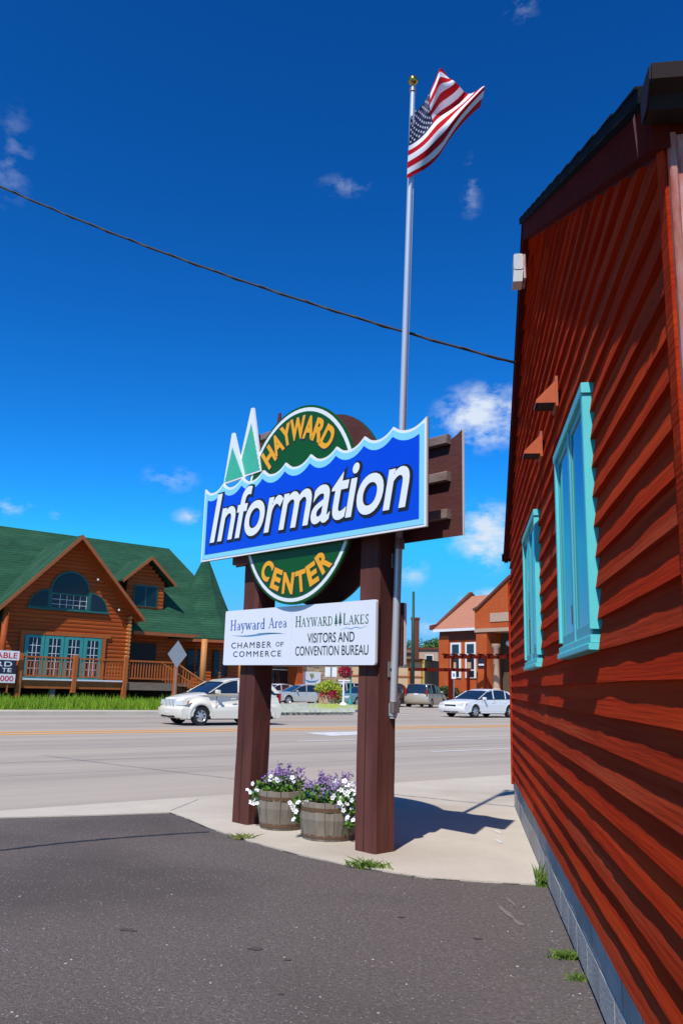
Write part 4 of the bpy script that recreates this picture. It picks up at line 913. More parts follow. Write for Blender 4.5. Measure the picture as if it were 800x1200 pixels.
for a0 in (R(-126), R(-90)):
    p = Vector((TU + 2.36 * math.cos(a0), TD + 2.36 * math.sin(a0), 0)); o = empty('tmp', (0, 0, 0)); bpy.data.objects.remove(o)
    m = MB(); m.box(-.5, .5, -.03, .06, 1.75, 3.3); ca, sa = math.cos(a0 + math.pi / 2), math.sin(a0 + math.pi / 2)
    rt_ = lambda m: hl_rot(m, p, ca, sa)
    def hl_rot(m, p, ca, sa): m.v = [(p.x + v[0] * ca - v[1] * sa, p.y + v[0] * sa + v[1] * ca, v[2]) for v in m.v]; return hl(m)
    w = hl_rot(m, p, ca, sa).build('turret_window', 'darkwood', hs); hl_rot(MB().box(-.43, .43, -.05, -.031, 1.82, 3.23), p, ca, sa).build('pane', 'glassdark', w)
hl(MB().tube([(23.75, 41.55, .6), (23.75, 41.55, 3.85)], .17, 12)).build('log_post', 'logend', hs, smooth=True)
hl(MB().tube([(26.2, 41.45, .6), (26.2, 41.45, 3.85)], .15, 12)).build('log_post', 'logend', hs, smooth=True)
hl(MB().tube([(12.65, 41.4, .6), (12.65, 41.4, 4.7)], .15, 12)).build('log_post', 'log', hs, smooth=True)
# deck
hbox('deck', 'weatherwood', 11.0, 21.0, 39.55, 41.85, 1.24, 1.34)
for a, b in ((11, 15.4), (15.7, 18.0), (18.3, 20.9)): hbox('deck_skirt', 'cedar' if a < 18 else 'weatherwood', a, b, 39.5, 39.545, .98, 1.33)
for u in (12.95, 15.55, 18.15, 20.95):
    hbox('deck_post', 'cedar', u - .12, u + .12, 39.38, 39.60, .55 if u != 15.55 else .8, 2.58, b=.03)
hbox('deck_support', 'weatherwood', 14.5, 14.75, 39.6, 39.8, .3, 1.24); hbox('rail', 'cedar', 11, 20.9, 39.44, 39.56, 2.38, 2.46); hbox('rail', 'cedar', 11, 20.9, 39.47, 39.53, 1.52, 1.59)
hbox('deck_board', 'muntin', 13.1, 18.0, 39.40, 39.49, 1.36, 1.43)
bl = None; u = 11.1
while u < 20.9:
    if min(abs(u - q) for q in (12.95, 15.55, 18.15, 20.95)) > .14:
        if bl is None: bl = hl(MB().box(u - .025, u + .025, 39.475, 39.525, 1.59, 2.38)).build('baluster', 'cedar', hs); bu = u
        else: copy_obj(bl, hs, (u - bu, 0, 0))
    u += .155
# stair and its sloping rail
for k in range(6): hbox('stair_step', 'weatherwood', 21.0 + k * .27, 21.3 + k * .27, 39.7, 41.2, 1.2 - k * .16, 1.24 - k * .16)
for dd in (39.62, 41.22):
    hl(MB().tube([(21.0, dd, 2.42), (22.75, dd, 1.45)], .05, 6)).build('stair_rail', 'logend', hs)
    for k in range(10): u = 21.15 + k * .165; zt = 2.40 - (u - 21) * .554; hl(MB().box(u - .025, u + .025, dd - .025, dd + .025, zt - .85, zt)).build('baluster', 'cedar', hs)
    hbox('stair_post', 'cedar', 22.72, 22.9, dd - .09, dd + .09, .45, 1.55)
for dx, zz in ((17.25, 6.85), (18.55, 5.35)):     # small floodlights under the right rake
    hl(MB().lathe([(.001, 0), (.06, .02), (.05, .1), (.001, .12)], (dx, 41.7, zz - .3), 8)).build('rake_light', 'muntin', hs)

# property board hung on the deck rail
ab = empty('property_board', st(12.0, 39.25, 1.2), RA, 'red, white and navy property board reading AVAILABLE on the deck rail', 'sign')
def ptext(body, par, x1, w, z0, z1, mat, y): text(body, (x1 - w, x1, z0, z1), y, mat, par, offset=.012, th=.004)
p1 = bx('board', 'signwhite', ab, -1.5, .78, -.03, .0, 1.02, 1.44); ptext('AVAILABLE', p1, .70, 2.1, 1.10, 1.36, 'signred', -.031)
p2 = bx('board', 'navy', ab, -1.5, .66, -.028, .0, .40, 1.015); ptext('R', p2, .10, .35, .73, .95, 'signwhite', -.029); ptext('D', p2, .50, .35, .73, .95, 'signwhite', -.029); ptext('T', p2, .27, .19, .48, .66, 'signwhite', -.029); ptext('E', p2, .50, .18, .48, .66, 'signwhite', -.029)
p3 = bx('board', 'signwhite', ab, -1.5, .70, -.03, .0, .0, .395); ptext('0-4000', p3, .62, 1.12, .07, .32, 'signred', -.031)
for u in (-1.3, .4): bx('stake', 'cedar', ab, u - .03, u + .03, .003, .06, -.45, 1.4)

# diamond road sign seen from the back
q = st(18.7, 35.2, .12); ds = empty('road_sign', q, RA, 'plain grey back of a diamond road sign on a thin post before the house', 'road sign')
MB().box(-.025, .025, -.02, .02, 0, 2.9).build('post', 'greypole', ds); MB().prism([(0, 1.95), (.5, 2.58), (0, 3.22), (-.5, 2.58)], .006, 1, -.03).build('plate', 'signgrey', ds)

# ------------------------------------------------------------------ vehicles
def car(label, name, pos, heading, spec, paint, group=None):
    root = empty(name, pos, heading, label, 'car' if name != 'minivan' else 'minivan', group); s = spec; Wd = s['W'] / 2
    wb0, wb1, wr = s['wf'], s['wr'], s['r']
    def arch(cx, n=10): ra = wr + .055; return [(cx + ra * math.cos(math.pi * k / n), wr + ra * math.sin(math.pi * k / n)) for k in range(n + 1)]
    bot = s['zb']; up = s['upper']                                   # upper outline from front bumper foot to rear bumper foot
    low = [(up[-1][0] + .1, bot)] + [(p[0], max(p[1], bot)) for p in arch(wb1)[::-1]] + [(p[0], max(p[1], bot)) for p in arch(wb0)[::-1]] + [(up[0][0] - .1, bot)]
    out = up + low; n = len(out); cx = sum(p[0] for p in out) / n; cz = .6
    m = MB(); vs = []; slices = ((-1, .955, .05), (-.985, .985, .02), (-.93, 1, .0), (-.6, 1, -.02), (0, 1, -.035), (.6, 1, -.02), (.93, 1, 0), (.985, .985, .02), (1, .955, .05))
    for y, k, pull in slices:
        for x, z_ in out:
            t = abs(y) ** 4
            xx = cx + (x - cx) * (1 - .045 * t * (1 if abs(x - cx) > s['L'] * .3 else 0)); zz = z_ if z_ < .5 else .5 + (z_ - .5) * (1 - .10 * t * (1 if z_ > .75 else .4))
            tum = 1 - max(0, z_ - .7) * .10 * (1 if abs(y) > .5 else 0)
            if s.get('retro') and z_ > .6 and x > .6: tum *= 1 - .24 * min(1, (z_ - .6) / .15) * min(1, (x - .6) / .7)
            vs.append((xx, y * Wd * tum, zz))
    S_ = len(slices); fs = [(i * n + j, i * n + (j + 1) % n, (i + 1) * n + (j + 1) % n, (i + 1) * n + j) for i in range(S_ - 1) for j in range(n)]
    from mathutils.geometry import tessellate_polygon
    tr = tessellate_polygon([[Vector((a, b, 0)) for a, b in out]])
    fs += [tuple(t) for t in tr] + [tuple(i + (S_ - 1) * n for i in t[::-1]) for t in tr]
    m.add(vs, fs); body = m.build('body', paint, root, auto=38)
    MB().box(wb1 - wr - .1, wb0 + wr + .1, -Wd + .12, Wd - .12, .2, .62).build('underbody', 'cardark', root)
    # greenhouse
    g = s['green']; ng = len(g); m = MB(); vs = []; gz0 = min(p[1] for p in g); gz1 = max(p[1] for p in g)
    for y in (-1, -.9, 0, .9, 1):
        for x, z_ in g:
            t = (z_ - gz0) / (gz1 - gz0); hw = (Wd - .075) * (1 - .17 * t); k = 1 if abs(y) < 1 else .985
            vs.append((x * (1 if abs(y) < 1 else .99), y * hw, z_ - (0 if abs(y) < .95 else .012 * t)))
    m.add(vs, [(i * ng + j, i * ng + (j + 1) % ng, (i + 1) * ng + (j + 1) % ng, (i + 1) * ng + j) for i in range(4) for j in range(ng)] + [tuple(range(ng)), tuple(range(5 * ng - 1, 4 * ng - 1, -1))])
    m.build('window_glass', 'glass', root, auto=30)
    # roof skin and pillars follow the greenhouse a little proud of the glass
    def gp(x, z_, y, off=.012):
        t = (z_ - gz0) / (gz1 - gz0); return (x, math.copysign((Wd - .075) * (1 - .17 * t) * abs(y) + (off if abs(y) > .8 else 0), y) if y else 0, z_ + off)
    rf = [p for p in g if p[1] > gz1 - s.get('roofd', .13)]
    m = MB(); ys = (-1, -.9, -.5, 0, .5, .9, 1); nr = len(rf)
    vs = [gp(x, z_ - (.05 if abs(y) == 1 else 0) + (.012 if abs(y) < .6 else 0), y) for y in ys for x, z_ in rf]
    m.add(vs, [(i * nr + j, i * nr + j + 1, (i + 1) * nr + j + 1, (i + 1) * nr + j) for i in range(len(ys) - 1) for j in range(nr - 1)]); m.build('roof', paint, root, auto=40)
    for (xa, za, xb, zb, w) in s['pillars']:
        for sd in (-1, 1):
            a = Vector(gp(xa, za, sd, .01)); b = Vector(gp(xb, zb, sd, .01)); d = Vector((w / 2, 0, 0)); o = Vector((0, sd * .014, .004))
            MB().add([a - d, a + d, b + d, b - d, a - d - o * 2, a + d - o * 2, b + d - o * 2, b - d - o * 2], [(0, 1, 2, 3), (7, 6, 5, 4), (0, 4, 5, 1), (2, 6, 7, 3), (1, 5, 6, 2), (0, 3, 7, 4)]).build('pillar', paint, root)
    # wheels
    for x in (wb0, wb1):
        for sd in (-1, 1):
            yc = sd * (Wd - .11); w = MB().lathe([(wr * .62, -.1), (wr * .95, -.10), (wr, -.07), (wr, .07), (wr * .95, .1), (wr * .62, .1)], (x, yc, wr), 22, 1).build('wheel', 'tyre', root, auto=40)
            m = MB(); yo = yc + sd * .092; rr = wr * .64
            m.lathe([(rr, 0), (rr * .9, -.02 * sd), (rr * .86, -.02 * sd)], (x, yo, wr), 22, 1)
            for k in range(7):
                a = k * 2 * math.pi / 7; ca, sa = math.cos(a), math.sin(a); ww = .028
                m.add([(x + ca * .02 - sa * ww, yo - .004 * sd, wr + sa * .02 + ca * ww), (x + ca * .02 + sa * ww, yo - .004 * sd, wr + sa * .02 - ca * ww), (x + ca * rr + sa * ww * 1.3, yo - .012 * sd, wr + sa * rr - ca * ww * 1.3), (x + ca * rr - sa * ww * 1.3, yo - .012 * sd, wr + sa * rr + ca * ww * 1.3)], [(0, 1, 2, 3)])
            m.lathe([(.001, 0.004 * sd), (.05, .002 * sd), (.055, -.01 * sd)], (x, yo, wr), 12, 1); m.build('rim', 'rim', w)
    xf = up[0][0]
    for x in (wb0, wb1):
        for sd in (-1, 1):
            MB().tube([(x + (wr + .065) * math.cos(t), sd * (Wd - .012), wr + (wr + .065) * math.sin(t)) for t in [R(-8 + 196 * k / 16) for k in range(17)]], s.get('flare', .022), 6).build('wheel_arch', paint, root, smooth=True)
    if s.get('retro'):
        for x, k in ((wb0, 1.0), (wb1, .8)):
            for sd in (-1, 1):
                m = MB(); n = 18; pf = [(wr + .05, Wd - .01), (wr + .07, Wd + .012), (wr + .13, Wd + .005), (wr + .21 * k, Wd - .05), (wr + .27 * k, Wd - .16), (wr + .28 * k, Wd - .34)]
                vs = [(x + rr * math.cos(t) * 1.05, sd * yy, wr + rr * math.sin(t)) for t in [R(-12 + 204 * q / n) for q in range(n + 1)] for rr, yy in pf]
                m.add(vs, [(i * 6 + q, i * 6 + q + 1, (i + 1) * 6 + q + 1, (i + 1) * 6 + q) for i in range(n) for q in range(5)]); m.build('fender', paint, root, auto=60)
    for sd in (-1, 1): MB().cbox(wb1 + wr + .12, wb0 - wr - .12, sd * Wd * .965 - .03, sd * Wd * .965 + .03, .23, .34, b=.015).build('side_sill', s.get('sillm', paint), root)
    for sd in (-1, 1):
        hx, hz, hy = s['head']; hw_ = s.get('hw', .17); k = s.get('hh', .075)
        P = [(hx - .34, sd * (Wd + .002), hz + k * .9), (hx - .27, sd * (Wd + .002), hz - k * .5), (hx - .075, sd * Wd * .90, hz - k), (hx - .09, sd * Wd * .89, hz + k), (hx - .012, sd * (hy - hw_ + .02), hz - k * .8), (hx - .03, sd * (hy - hw_), hz + k * .6)]
        m = MB(); m.add(P + [(p[0] - .12, p[1] - sd * .05, p[2]) for p in P], [(0, 1, 2, 3), (3, 2, 4, 5), (0, 3, 9, 6), (3, 5, 11, 9), (1, 7, 8, 2), (2, 8, 10, 4), (5, 4, 10, 11)]); hl_ = m.build('headlight', 'lamp', root)
        MB().add([P[0], P[1], (P[1][0] + .07, P[1][1] - sd * .004, P[1][2] - .005), (P[0][0] + .08, P[0][1] - sd * .004, P[0][2])], [(0, 1, 2, 3)]).build('indicator', 'amber', hl_, loc=(.004, sd * .004, 0))
        mx, mz = s['mirror']; mi = MB().cbox(mx - .06, mx + .05, sd * Wd * .93 - .0 if sd > 0 else -Wd * .93 - .2, sd * Wd * .93 + .2 if sd > 0 else -Wd * .93, mz, mz + .14, b=.03).build('mirror', paint, root)
        tx, tz = s['tail']; MB().box(tx - .02, tx + .10, sd * (Wd - .13) - .07, sd * (Wd - .13) + .05, tz - .1, tz + s.get('th', .1)).build('taillight', 'tail', root)
        for (dx0, dx1) in s['doors']:
            MB().box(dx0 - .006, dx0 + .006, sd * (Wd * .985) - .012, sd * (Wd * .985) + .009, .36, gz0 - .06).build('door_gap', 'cardark', root); MB().cbox(dx1 - .09, dx1 + .09, sd * Wd * .97 - .02, sd * Wd * .97 + .035, gz0 - .16, gz0 - .125, b=.01).build('door_handle', paint, root)
    fx = s['front']
    MB().cbox(fx - .12, fx + .035, -Wd * .42, Wd * .42, s['grz'][0], s['grz'][1], b=.02).build('grille', s.get('grm', 'cardark'), root)
    if s.get('slots'):
        for k in range(7): y = -Wd * .36 + k * Wd * .12; MB().box(fx + .034, fx + .040, y - .012, y + .012, s['grz'][0] + .03, s['grz'][1] - .03).build('grille_slot', 'cardark', root)
    MB().cbox(xf - .1, xf + .035, -Wd * .55, Wd * .55, .26, .38, b=.02).build('air_intake', 'cardark', root); MB().box(xf + .02, xf + .055, -.16, .16, .42, .55).build('licence_plate', 'muntin', root)
    xr = up[-1][0]; MB().box(xr - .04, xr - .0, -.16, .16, s.get('plr', .7), s.get('plr', .7) + .13).build('licence_plate', 'muntin', root)
    return root
RETRO = dict(flare=.02, retro=True, hh=.085, L=4.29, W=1.72, zb=.24, r=.325, wf=1.30, wr=-1.32, front=2.04, grz=(.56, .90), grm='muntin', slots=True, head=(2.10, .76, .56), mirror=(.72, 1.08), tail=(-2.05, .95), th=.18, doors=((.72, .02), (-.22, -.85)),
  upper=[(2.10, .25), (2.15, .34), (2.16, .55), (2.09, .60), (2.05, .78), (1.98, .93), (1.80, 1.0), (1.45, 1.06), (.95, 1.12), (.6, 1.14), (-1.2, 1.16), (-1.75, 1.14), (-1.98, 1.02), (-2.05, .78), (-2.14, .62), (-2.15, .42), (-2.08, .27)],
  green=[(1.02, 1.08), (.66, 1.31), (.34, 1.48), (.06, 1.57), (-.35, 1.62), (-.8, 1.615), (-1.2, 1.55), (-1.55, 1.41), (-1.8, 1.24), (-1.98, 1.06)], roofd=.26, pillars=((1.0, 1.1, .28, 1.5, .06), (-.22, 1.12, -.25, 1.56, .08), (-1.05, 1.12, -1.1, 1.55, .09), (-1.9, 1.12, -1.5, 1.48, .22)))
SEDAN = dict(L=5.05, W=1.85, zb=.22, r=.335, wf=1.52, wr=-1.29, front=2.44, grz=(.57, .66), head=(2.47, .68, .62), mirror=(.85, .93), tail=(-2.42, .82), doors=((.98, .15), (-.02, -.85)),
  upper=[(2.40, .24), (2.47, .36), (2.48, .52), (2.44, .66), (2.36, .76), (2.0, .86), (1.5, .93), (1.1, .96), (-1.3, 1.0), (-1.9, 1.02), (-2.32, .98), (-2.42, .86), (-2.5, .6), (-2.48, .4), (-2.40, .26)],
  green=[(1.25, .93), (.75, 1.18), (.35, 1.38), (.05, 1.46), (-.4, 1.485), (-.85, 1.46), (-1.25, 1.36), (-1.6, 1.17), (-1.88, 1.0)], roofd=.14, pillars=((1.2, .96, .36, 1.38, .06), (-.02, .98, -.05, 1.45, .07), (-1.0, .98, -1.05, 1.42, .06), (-1.75, 1.04, -1.2, 1.38, .18)))
VAN = dict(L=4.9, W=1.95, zb=.26, r=.34, wf=1.5, wr=-1.45, front=2.3, grz=(.62, .8), head=(2.28, .74, .7), mirror=(.95, 1.1), tail=(-2.38, 1.05), th=.32, doors=((1.05, .2), (.0, -.9)), plr=.92,
  upper=[(2.32, .28), (2.42, .4), (2.4, .66), (2.32, .84), (1.95, .98), (1.45, 1.06), (.8, 1.08), (-1.6, 1.1), (-2.3, 1.1), (-2.37, .9), (-2.42, .62), (-2.42, .42), (-2.34, .3)],
  green=[(1.55, 1.03), (1.0, 1.35), (.5, 1.62), (.1, 1.72), (-.6, 1.75), (-1.6, 1.74), (-2.1, 1.7), (-2.26, 1.4), (-2.34, 1.06)], roofd=.14, pillars=((1.5, 1.06, .52, 1.62, .06), (.0, 1.08, -.05, 1.7, .09), (-1.1, 1.08, -1.12, 1.7, .09), (-2.2, 1.1, -2.08, 1.66, .12)))
AWAY = RA; TOW = RA + math.pi
def midu(px, py): return gnd(px, py)
a = gnd(232, 850.5); b = gnd(313, 848); fr = a * .5 + b * .5
fx_ = gnd(234, 850.3); pc = fx_ + EV * 1.30 + NV * .80; pc.z = 0
def floorz(p, z): return Vector((p.x, p.y, z))
car('cream white retro hatchback driving past in the road', 'hatchback', floorz(pc, -.012), TOW, RETRO, 'paintwhite')
fx_ = gnd(556, 841.3); pc = fx_ + EV * 1.52 + NV * .86
car('white four door sedan driving near the right building edge', 'sedan', floorz(pc, -.012), TOW, SEDAN, 'paintpure')
def at(px, Y, z=0.): p = depth_pt(px, 805, Y); return Vector((p.x, p.y, z))
car('silver sedan parked in front of the storefront, left of the flower tub', 'sedan', at(353, 63, .0), TOW - .15, SEDAN, 'paintsilver', 'cars parked by the storefront')
car('white car parked behind the silver sedan, under the white panel', 'sedan', at(322, 70, .0), R(-125), SEDAN, 'paintpure', 'cars parked by the storefront')
car('grey teal sedan parked behind the red flower basket', 'sedan', at(425, 64, .0), TOW + .1, SEDAN, 'paintteal', 'cars parked by the storefront')
car('white van parked behind the flower tub', 'minivan', at(397, 72, .0), R(-120), VAN, 'paintpure', 'cars parked by the storefront')
car('dark car parked just right of the flagpole', 'sedan', at(460, 66, .0), R(80), VAN, 'paintdark', 'cars parked by the storefront')
car('tan minivan seen from behind beside the green utility pole', 'minivan', at(499, 67, .0), R(74), VAN, 'paintgold', 'cars parked by the storefront')

# ------------------------------------------------------------------ landscaped corner island
isl = [gnd(318, 838), gnd(360, 837.5), gnd(405, 836), gnd(426, 833), gnd(424, 828.5), gnd(400, 826), gnd(340, 826.5), gnd(318, 829)]
m = MB(); m.prism([(p.x, p.y) for p in isl], .17, 2, -.05); tag(m.build('traffic_island', 'kerbcon'), kind='structure')
cen = sum(isl, Vector()) / len(isl); m = MB(); n = 10; vs = []
ins = [cen + (p - cen) * .84 for p in isl]; m.add([(p.x, p.y, .122) for p in ins] + [(cen.x - 1, cen.y, .32)], [(i, (i + 1) % 8, 8) for i in range(8)]); tag(m.build('island_mound', 'gravelrock'), kind='structure')
m = MB()
for i in range(2600):
    t = random.random(); px = 322 + 92 * random.random(); py = random.uniform(827.5, 835); p = gnd(px, py, .13); s = random.uniform(.04, .12)
    m.add([p + Vector((-s, 0, 0)), p + Vector((s, 0, 0)), p + Vector((random.uniform(-s, s), s, s * random.uniform(.8, 2)))], [(0, 1, 2)])
tag(m.build('ground_cover', 'gravelrock'), 'grey green ground cover on the corner island', 'ground cover', kind='stuff')
m = MB()
for i in range(900):
    p = gnd(random.gauss(388, 12), random.gauss(830.5, 1.4), .14); s = .07; m.add([p + Vector((-s * .4, 0, 0)), p + Vector((s * .4, 0, 0)), p + Vector((random.uniform(-s, s), s, random.uniform(.1, .28)))], [(0, 1, 2)])
tag(m.build('island_grass', 'chartreuse'), 'yellow green grass patch at the island foot', 'grass', kind='stuff')
def bush(name, label, cat, pos, parts):
    o = empty(name, pos, 0, label, cat)
    for nm, mt, c, r, n_, s in parts:
        m = MB(); leafy(m, c, r[0], r[1], r[2], n_, s); m.build(nm, mt, o)['kind'] = 'stuff'
    return o
fp_ = at(384, 56, .1)
o = bush('flower_tub', 'big tub of yellow green and red flowers on the corner island', 'planter', fp_, [('foliage', 'chartreuse', (0, 0, 1.15), (.95, .8, .5), 900, .18), ('blossoms', 'redflower', (.15, -.35, .72), (.7, .5, .4), 500, .14), ('foliage', 'chartreuse', (.75, -.1, .75), (.35, .4, .5), 300, .16)])
MB().lathe([(.45, 0), (.6, .2), (.68, .75), (.62, .75)], (0, 0, 0), 18).build('tub', 'tan', o)
bp = at(405, 55, .1); o = empty('banner_post', bp, 0, 'teal lamp post carrying a red hanging flower basket', 'lamp post')
MB().lathe([(.26, 0), (.26, .08), (.17, .14), (.14, .4), (.06, .5), (.055, 2.9)], (.32, 0, 0), 14).build('pole', 'tealpole', o, auto=40)
MB().tube([(.32, 0, 2.7), (-.02, 0, 2.85), (-.05, 0, 2.7)], .025, 6).build('arm', 'tealpole', o); MB().lathe([(.001, 1.85), (.2, 1.95), (.26, 2.2)], (-.05, 0, 0), 12).build('basket', 'shade', o)
m = MB(); leafy(m, (-.05, 0, 2.25), .48, .42, .42, 700, .12); m.build('blossoms', 'redflower', o)['kind'] = 'stuff'
wpz = at(402.5, 52, .1); o = empty('white_post', wpz, 0, 'short white post with wide round foot on the corner island', 'post')
MB().lathe([(.30, 0), (.30, .12), (.2, .3), (.07, .38), (.06, 1.75), (.001, 1.76)], (0, 0, 0), 14).build('shaft', 'signwhite', o, auto=40); MB().box(-.35, .4, -.03, .03, 1.65, 1.73).build('crossbar', 'signwhite', o)
pp = at(387.5, 57, .1); o = empty('notice_post', pp, 0, 'grey post with two small white notices above the flower tub', 'sign'); MB().tube([(0, 0, 0), (0, 0, 2.9)], .05, 8).build('post', 'greypole', o)
bx('notice', 'signwhite', o, -.42, -.06, -.06, -.03, 1.95, 2.6); bx('notice', 'signwhite', o, .06, .40, -.06, -.03, 1.95, 2.6)

# ------------------------------------------------------------------ storefront behind the cars
SD_ = 66.0; su0 = 36.0
sf_ = empty('storefront', st(su0, SD_, 0), RA, 'low tan stone storefront behind the parked cars', 'building')
def sfx(px): return onp(px, 795, st(0, SD_), NV).dot(EV) - su0
x0, xp0, xp1, xe = sfx(285), sfx(346), sfx(353), sfx(484)
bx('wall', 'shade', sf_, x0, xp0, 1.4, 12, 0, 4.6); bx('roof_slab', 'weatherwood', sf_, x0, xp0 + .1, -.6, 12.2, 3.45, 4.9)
for k, px in enumerate((302, 317, 328, 341)):
    x = sfx(px); w = bx('window', 'signwhite', sf_, x - .75, x + .75, 1.32, 1.398, .4, 2.9); bx('pane', 'glass', w, x - .66, x + .66, 1.30, 1.319, .5, 2.8)
bx('brick_pier', 'brick', sf_, xp0, xp1, -.3, 2, 0, 5.2)
bx('wall', 'tan', sf_, xp1, xe, .2, 12, 0, 5.2); bx('cornice', 'stonewall', sf_, xp1, xe + .1, .05, 12.2, 5.2, 5.5)
for r in range(13):          # squared stone courses
    x = xp1 + .02 + (.35 if r % 2 else 0)
    while x < sfx(470):
        w = random.uniform(.6, 1.1)
        if random.random() < .93: bx('stone', random.choice(('tan', 'stonewall', 'tan')), sf_, x, x + w - .03, .13 + random.uniform(0, .03), .199, .05 + r * .4, .42 + r * .4)
        x += w
hx0, hx1 = sfx(354), sfx(376); bd = bx('hanging_sign', 'signwhite', sf_, hx0, hx1, .02, .1, 1.35, 2.75)
xm = (hx0 + hx1) / 2
m = MB(); leafy(m, (xm, .0, 2.42), .28, .01, .16, 90, .1); m.build('tree_emblem', 'chartreuse', bd)['kind'] = 'stuff'
MB().prism([(xm - .9, 2.0), (xm - .2, 1.86), (xm + .5, 1.9), (xm + .9, 2.05), (xm + .4, 1.72), (xm - .4, 1.70)], .01, 1, .005).build('wave_emblem', 'swoosh', bd)
MB().prism([(xm - .04, 2.0), (xm + .04, 2.0), (xm + .03, 2.3), (xm - .03, 2.3)], .01, 1, .006).build('trunk_emblem', 'bark', bd)
# half-timbered house end seen right of the sign post
hp_ = at(474, 84, 0); tbd = empty('timbered_building', hp_, R(-12), 'tan half timbered low building left of the brick library', 'building')
bx('wall', 'tan', tbd, -6, 1.9, 0, 9, 0, 4.1)
for x in (-2.2, -.9, .4, 1.75): bx('timber', 'cedar', tbd, x - .06, x + .06, -.06, -.002, 0, 4.1)
for zz in (1.0, 2.55, 4.02): bx('timber', 'cedar', tbd, -6, 1.9, -.09, -.062, zz - .06, zz + .06)
bx('downpipe', 'chartreuse', tbd, 1.93, 2.05, -.1, .0, 0, 4.2)
bx('eave', 'darkwood', tbd, -6.2, 1.75, -.5, 9.2, 4.12, 4.3)
tb_ = at(485.2, 86, 0); o = empty('brown_chimney_tower', tb_, 0, 'narrow brown brick stack behind the green pole', 'chimney'); bx('shaft', 'brickdark', o, -.35, .42, 0, .8, 0, 8.4); bx('cap', 'brickdark', o, -.42, .49, -.07, .87, 8.4, 8.6)
sb = at(498, 100, 0); o = empty('flat_roof_building', sb, R(-20), 'tan flat roofed building between pole and library with small upper window', 'building')
bx('wall', 'stonewall', o, -5, 4.4, 0, 8, 0, 3.6); bx('upper_wall', 'sandstone', o, -3, 1.15, 1.2, 7, 3.6, 6.0); bx('parapet', 'brickdark', o, -3.1, 1.35, 1.0, 7.2, 6.0, 6.25)
w = bx('window', 'signwhite', o, -.45, .55, 1.13, 1.198, 4.0, 5.4); bx('pane', 'glass', w, -.36, .46, 1.10, 1.129, 4.1, 5.3)
# green utility pole
up_ = at(483.5, 74, 0); o = empty('utility_pole', up_, 0, 'thin dark green utility pole rising beside the minivan', 'pole'); MB().tube([(0, 0, 0), (.0, 0, 9.9)], [.17, .11], 10).build('shaft', 'polegreen', o, smooth=True)
MB().lathe([(.25, 0), (.25, .25), (.18, .32)], (0, 0, 0), 12).build('base', 'polegreen', o)

# ------------------------------------------------------------------ brick library on the right
LA = RA - math.pi / 2; lc = at(516.5, 84, 0)
lib = empty('brick_library', lc, LA, 'orange brick library with hipped tile roof and pedimented arched entrance', 'library')
LZ = 7.1
bx('wall', 'brick', lib, 0, 6.6, 0, 11, 0, LZ); bx('plinth', 'sandstone', lib, -.08, 6.55, -.08, -.002, 0, 1.1)
bx('corner_pier', 'brick', lib, -.12, 1.2, -.16, -.004, 1.1, LZ - .5); bx('frieze', 'brickdark', lib, -.1, 6.5, -.12, -.003, LZ - .95, LZ - .05)
MB().prism([(-.55, LZ), (-.55, LZ + .16), (5.2, LZ + 4.0), (11.6, LZ + .16), (11.6, LZ)], 14.2, 0, -.5).build('roof', 'tileroof', lib)
bx('eave_board', 'signwhite', lib, -.55, 6.5, -.62, -.56, LZ - .12, LZ + .14)
MB().prism([(-.7, LZ + .1), (-.7, LZ + .55), (.2, LZ + .75), (5.2, LZ + 4.45), (10.4, LZ + .75), (11.4, LZ + .4), (11.4, LZ)], .45, 0, -.5 - .46).build('parapet', 'brickdark', lib)
for c in (2.05, 4.0, 5.95):
    w = bx('window', 'signwhite', lib, c - .68, c + .68, -.10, -.004, 2.5, 5.9)
    for (a, b, z0_, z1_) in ((-.45, .45, 4.85, 5.72), (-.45, .45, 3.35, 4.68), (-.45, .45, 2.6, 3.2)): bx('pane', 'glass', w, c + a, c + b, -.13, -.101, z0_, z1_)
    bx('blind', 'tan', w, c - .4, c + .1, -.14, -.131, 3.4, 4.0)
# entrance bay
bx('bay_pier', 'brick', lib, 6.6, 7.9, -2.2, 0, 0, 6.6); bx('bay_pier', 'brick', lib, 13.6, 14.9, -2.2, 0, 0, 6.6)
bx('bay_lintel', 'sandstone', lib, 6.5, 15.0, -2.3, 0, 6.62, 6.95); MB().prism([(6.5, 6.96), (15.0, 6.96), (15.0, 8.6), (14.6, 8.7), (10.75, 11.3), (6.9, 8.7), (6.5, 8.6)], 6, 1, -2.25).build('pediment', 'brick', lib)
MB().prism([(6.4, 8.62), (6.9, 8.72), (10.75, 11.32), (14.6, 8.72), (15.1, 8.62), (15.1, 8.85), (14.6, 8.98), (10.75, 11.62), (6.9, 8.98), (6.4, 8.85)], 6.2, 1, -2.4).build('coping', 'brickdark', lib)
bx('name_stone', 'sandstone', lib, 8.4, 13.0, -2.31, -2.252, 7.5, 8.3, b=.0)
for c in (8.6, 12.9): MB().lathe([(.42, 0), (.42, .3), (.32, .4), (.28, 3.9), (.42, 4.1), (.42, 4.35)], (c, -1.75, 1.2), 16).build('column', 'sandstone', lib, auto=40)
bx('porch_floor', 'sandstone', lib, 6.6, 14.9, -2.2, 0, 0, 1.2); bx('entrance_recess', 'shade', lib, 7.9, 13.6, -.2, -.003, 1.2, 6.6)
dr = MB().prism([(9.2, 1.2)] + [(10.75 + 1.55 * math.cos(math.pi - math.pi * k / 14), 4.4 + 1.55 * math.sin(math.pi * k / 14)) for k in range(15)] + [(12.3, 1.2)], .1, 1, -.32).build('door', 'teal', lib)
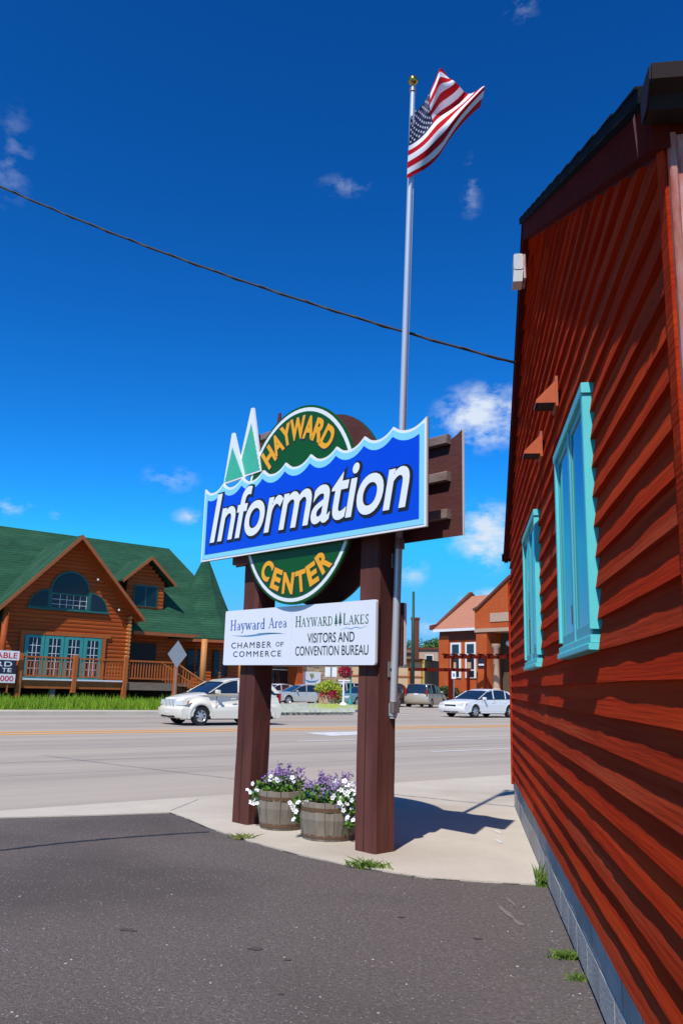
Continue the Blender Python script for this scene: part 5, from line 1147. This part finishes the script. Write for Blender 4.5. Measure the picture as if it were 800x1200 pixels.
for (a, b) in ((9.45, 10.05), (10.2, 10.7), (10.85, 11.35), (11.5, 12.1)): bx('pane', 'glass', dr, a, b, -.34, -.321, 1.6, 3.5); bx('pane', 'glass', dr, a, b, -.34, -.321, 3.75, 5.1)
MB().lathe([(.001, -.26), (.2, -.16), (.26, 0), (.2, .16), (.001, .26)], (9.6, -1.2, 5.6), 12).build('globe_lamp', 'signwhite', lib, smooth=True)
bx('chimney', 'brickdark', lib, 12.4, 13.4, 6.5, 7.6, LZ, LZ + 6.2)
lm = bx('notice_board', 'navy', lib, 6.85, 7.75, -2.27, -2.203, 3.4, 4.3); bx('notice_strip', 'signwhite', lm, 6.95, 7.65, -2.285, -2.271, 3.6, 3.75)
# pergola rails in front of the library
pg = empty('pergola', at(508, 78, 0), LA + .35, 'brown timber pergola rail in front of the library', 'pergola')
bx('beam', 'rake', pg, -2.6, 3.6, -.1, .1, 3.0, 3.3); bx('beam', 'rake', pg, 1.2, 9, -.5, -.3, 4.15, 4.45)
for x in (-2.3, 1.6, 3.4): bx('post', 'rake', pg, x - .12, x + .12, -.09, .09, 0, 3.0)
for x in (2.0, 5.2, 8.7): bx('post', 'rake', pg, x - .1, x + .1, -.49, -.31, 0, 4.15)
for k in range(9): bx('slat', 'rake', pg, 1.3 + k * .85, 1.45 + k * .85, -1.1, .3, 4.455, 4.58)
ps = empty('parking_sign', at(531.5, 64, 0), 0, 'small white parking sign on a thin post above the white sedan', 'sign'); MB().tube([(0, 0, 0), (0, 0, 2.75)], .035, 8).build('post', 'greypole', ps); pl = bx('plate', 'signwhite', ps, -.16, .16, -.06, -.037, 2.2, 2.75); bx('emblem', 'signblue', pl, -.06, .06, -.066, -.061, 2.35, 2.6)
hg = bush('clipped_hedge', 'dark clipped hedge behind the white sedan', 'hedge', at(520, 80, 0), [('foliage', 'foliagedark', (0, 0, .8), (1.9, .8, .85), 1600, .22)])

# ------------------------------------------------------------------ trees beyond
def tree(label, pos, h, r, mat, n=2400):
    o = empty('broadleaf_tree', pos, 0, label, 'tree', 'trees behind the buildings'); b = MB(); b.tube([(0, 0, 0), (.1, 0, h * .35), (0, .1, h * .8)], [.3, .2, .06], 8)
    cl = []
    for k in range(9):
        a = random.uniform(0, 6.28); e = Vector((math.cos(a) * r * random.uniform(.3, .8), math.sin(a) * r * random.uniform(.3, .8), h * random.uniform(.45, .92))); b.tube([(0, 0, h * random.uniform(.3, .55)), e * .6 + Vector((0, 0, h * .2)), e], [.1, .06, .02], 5); cl.append(e)
    b.build('trunk', 'bark', o)
    m = MB()
    for e in cl + [Vector((0, 0, h * .85)), Vector((0, 0, h * .6))]: leafy(m, e, r * .42, r * .42, h * .13, n // 11, .34)
    m.build('crown', mat, o)['kind'] = 'stuff'
tree('leafy green tree left of the library roof', at(505, 112, 0), 8.0, 2.9, 'foliage')
tree('paler tree behind the brown stack', at(492, 135, 0), 9.5, 3.4, 'foliage')
tree('dark tree low behind the flat roofed building', at(514, 105, 0), 6.3, 2.2, 'foliagedark')
tree('distant tree behind the parking gap by the storefront', at(470, 140, 0), 6.0, 3.0, 'foliagedark')
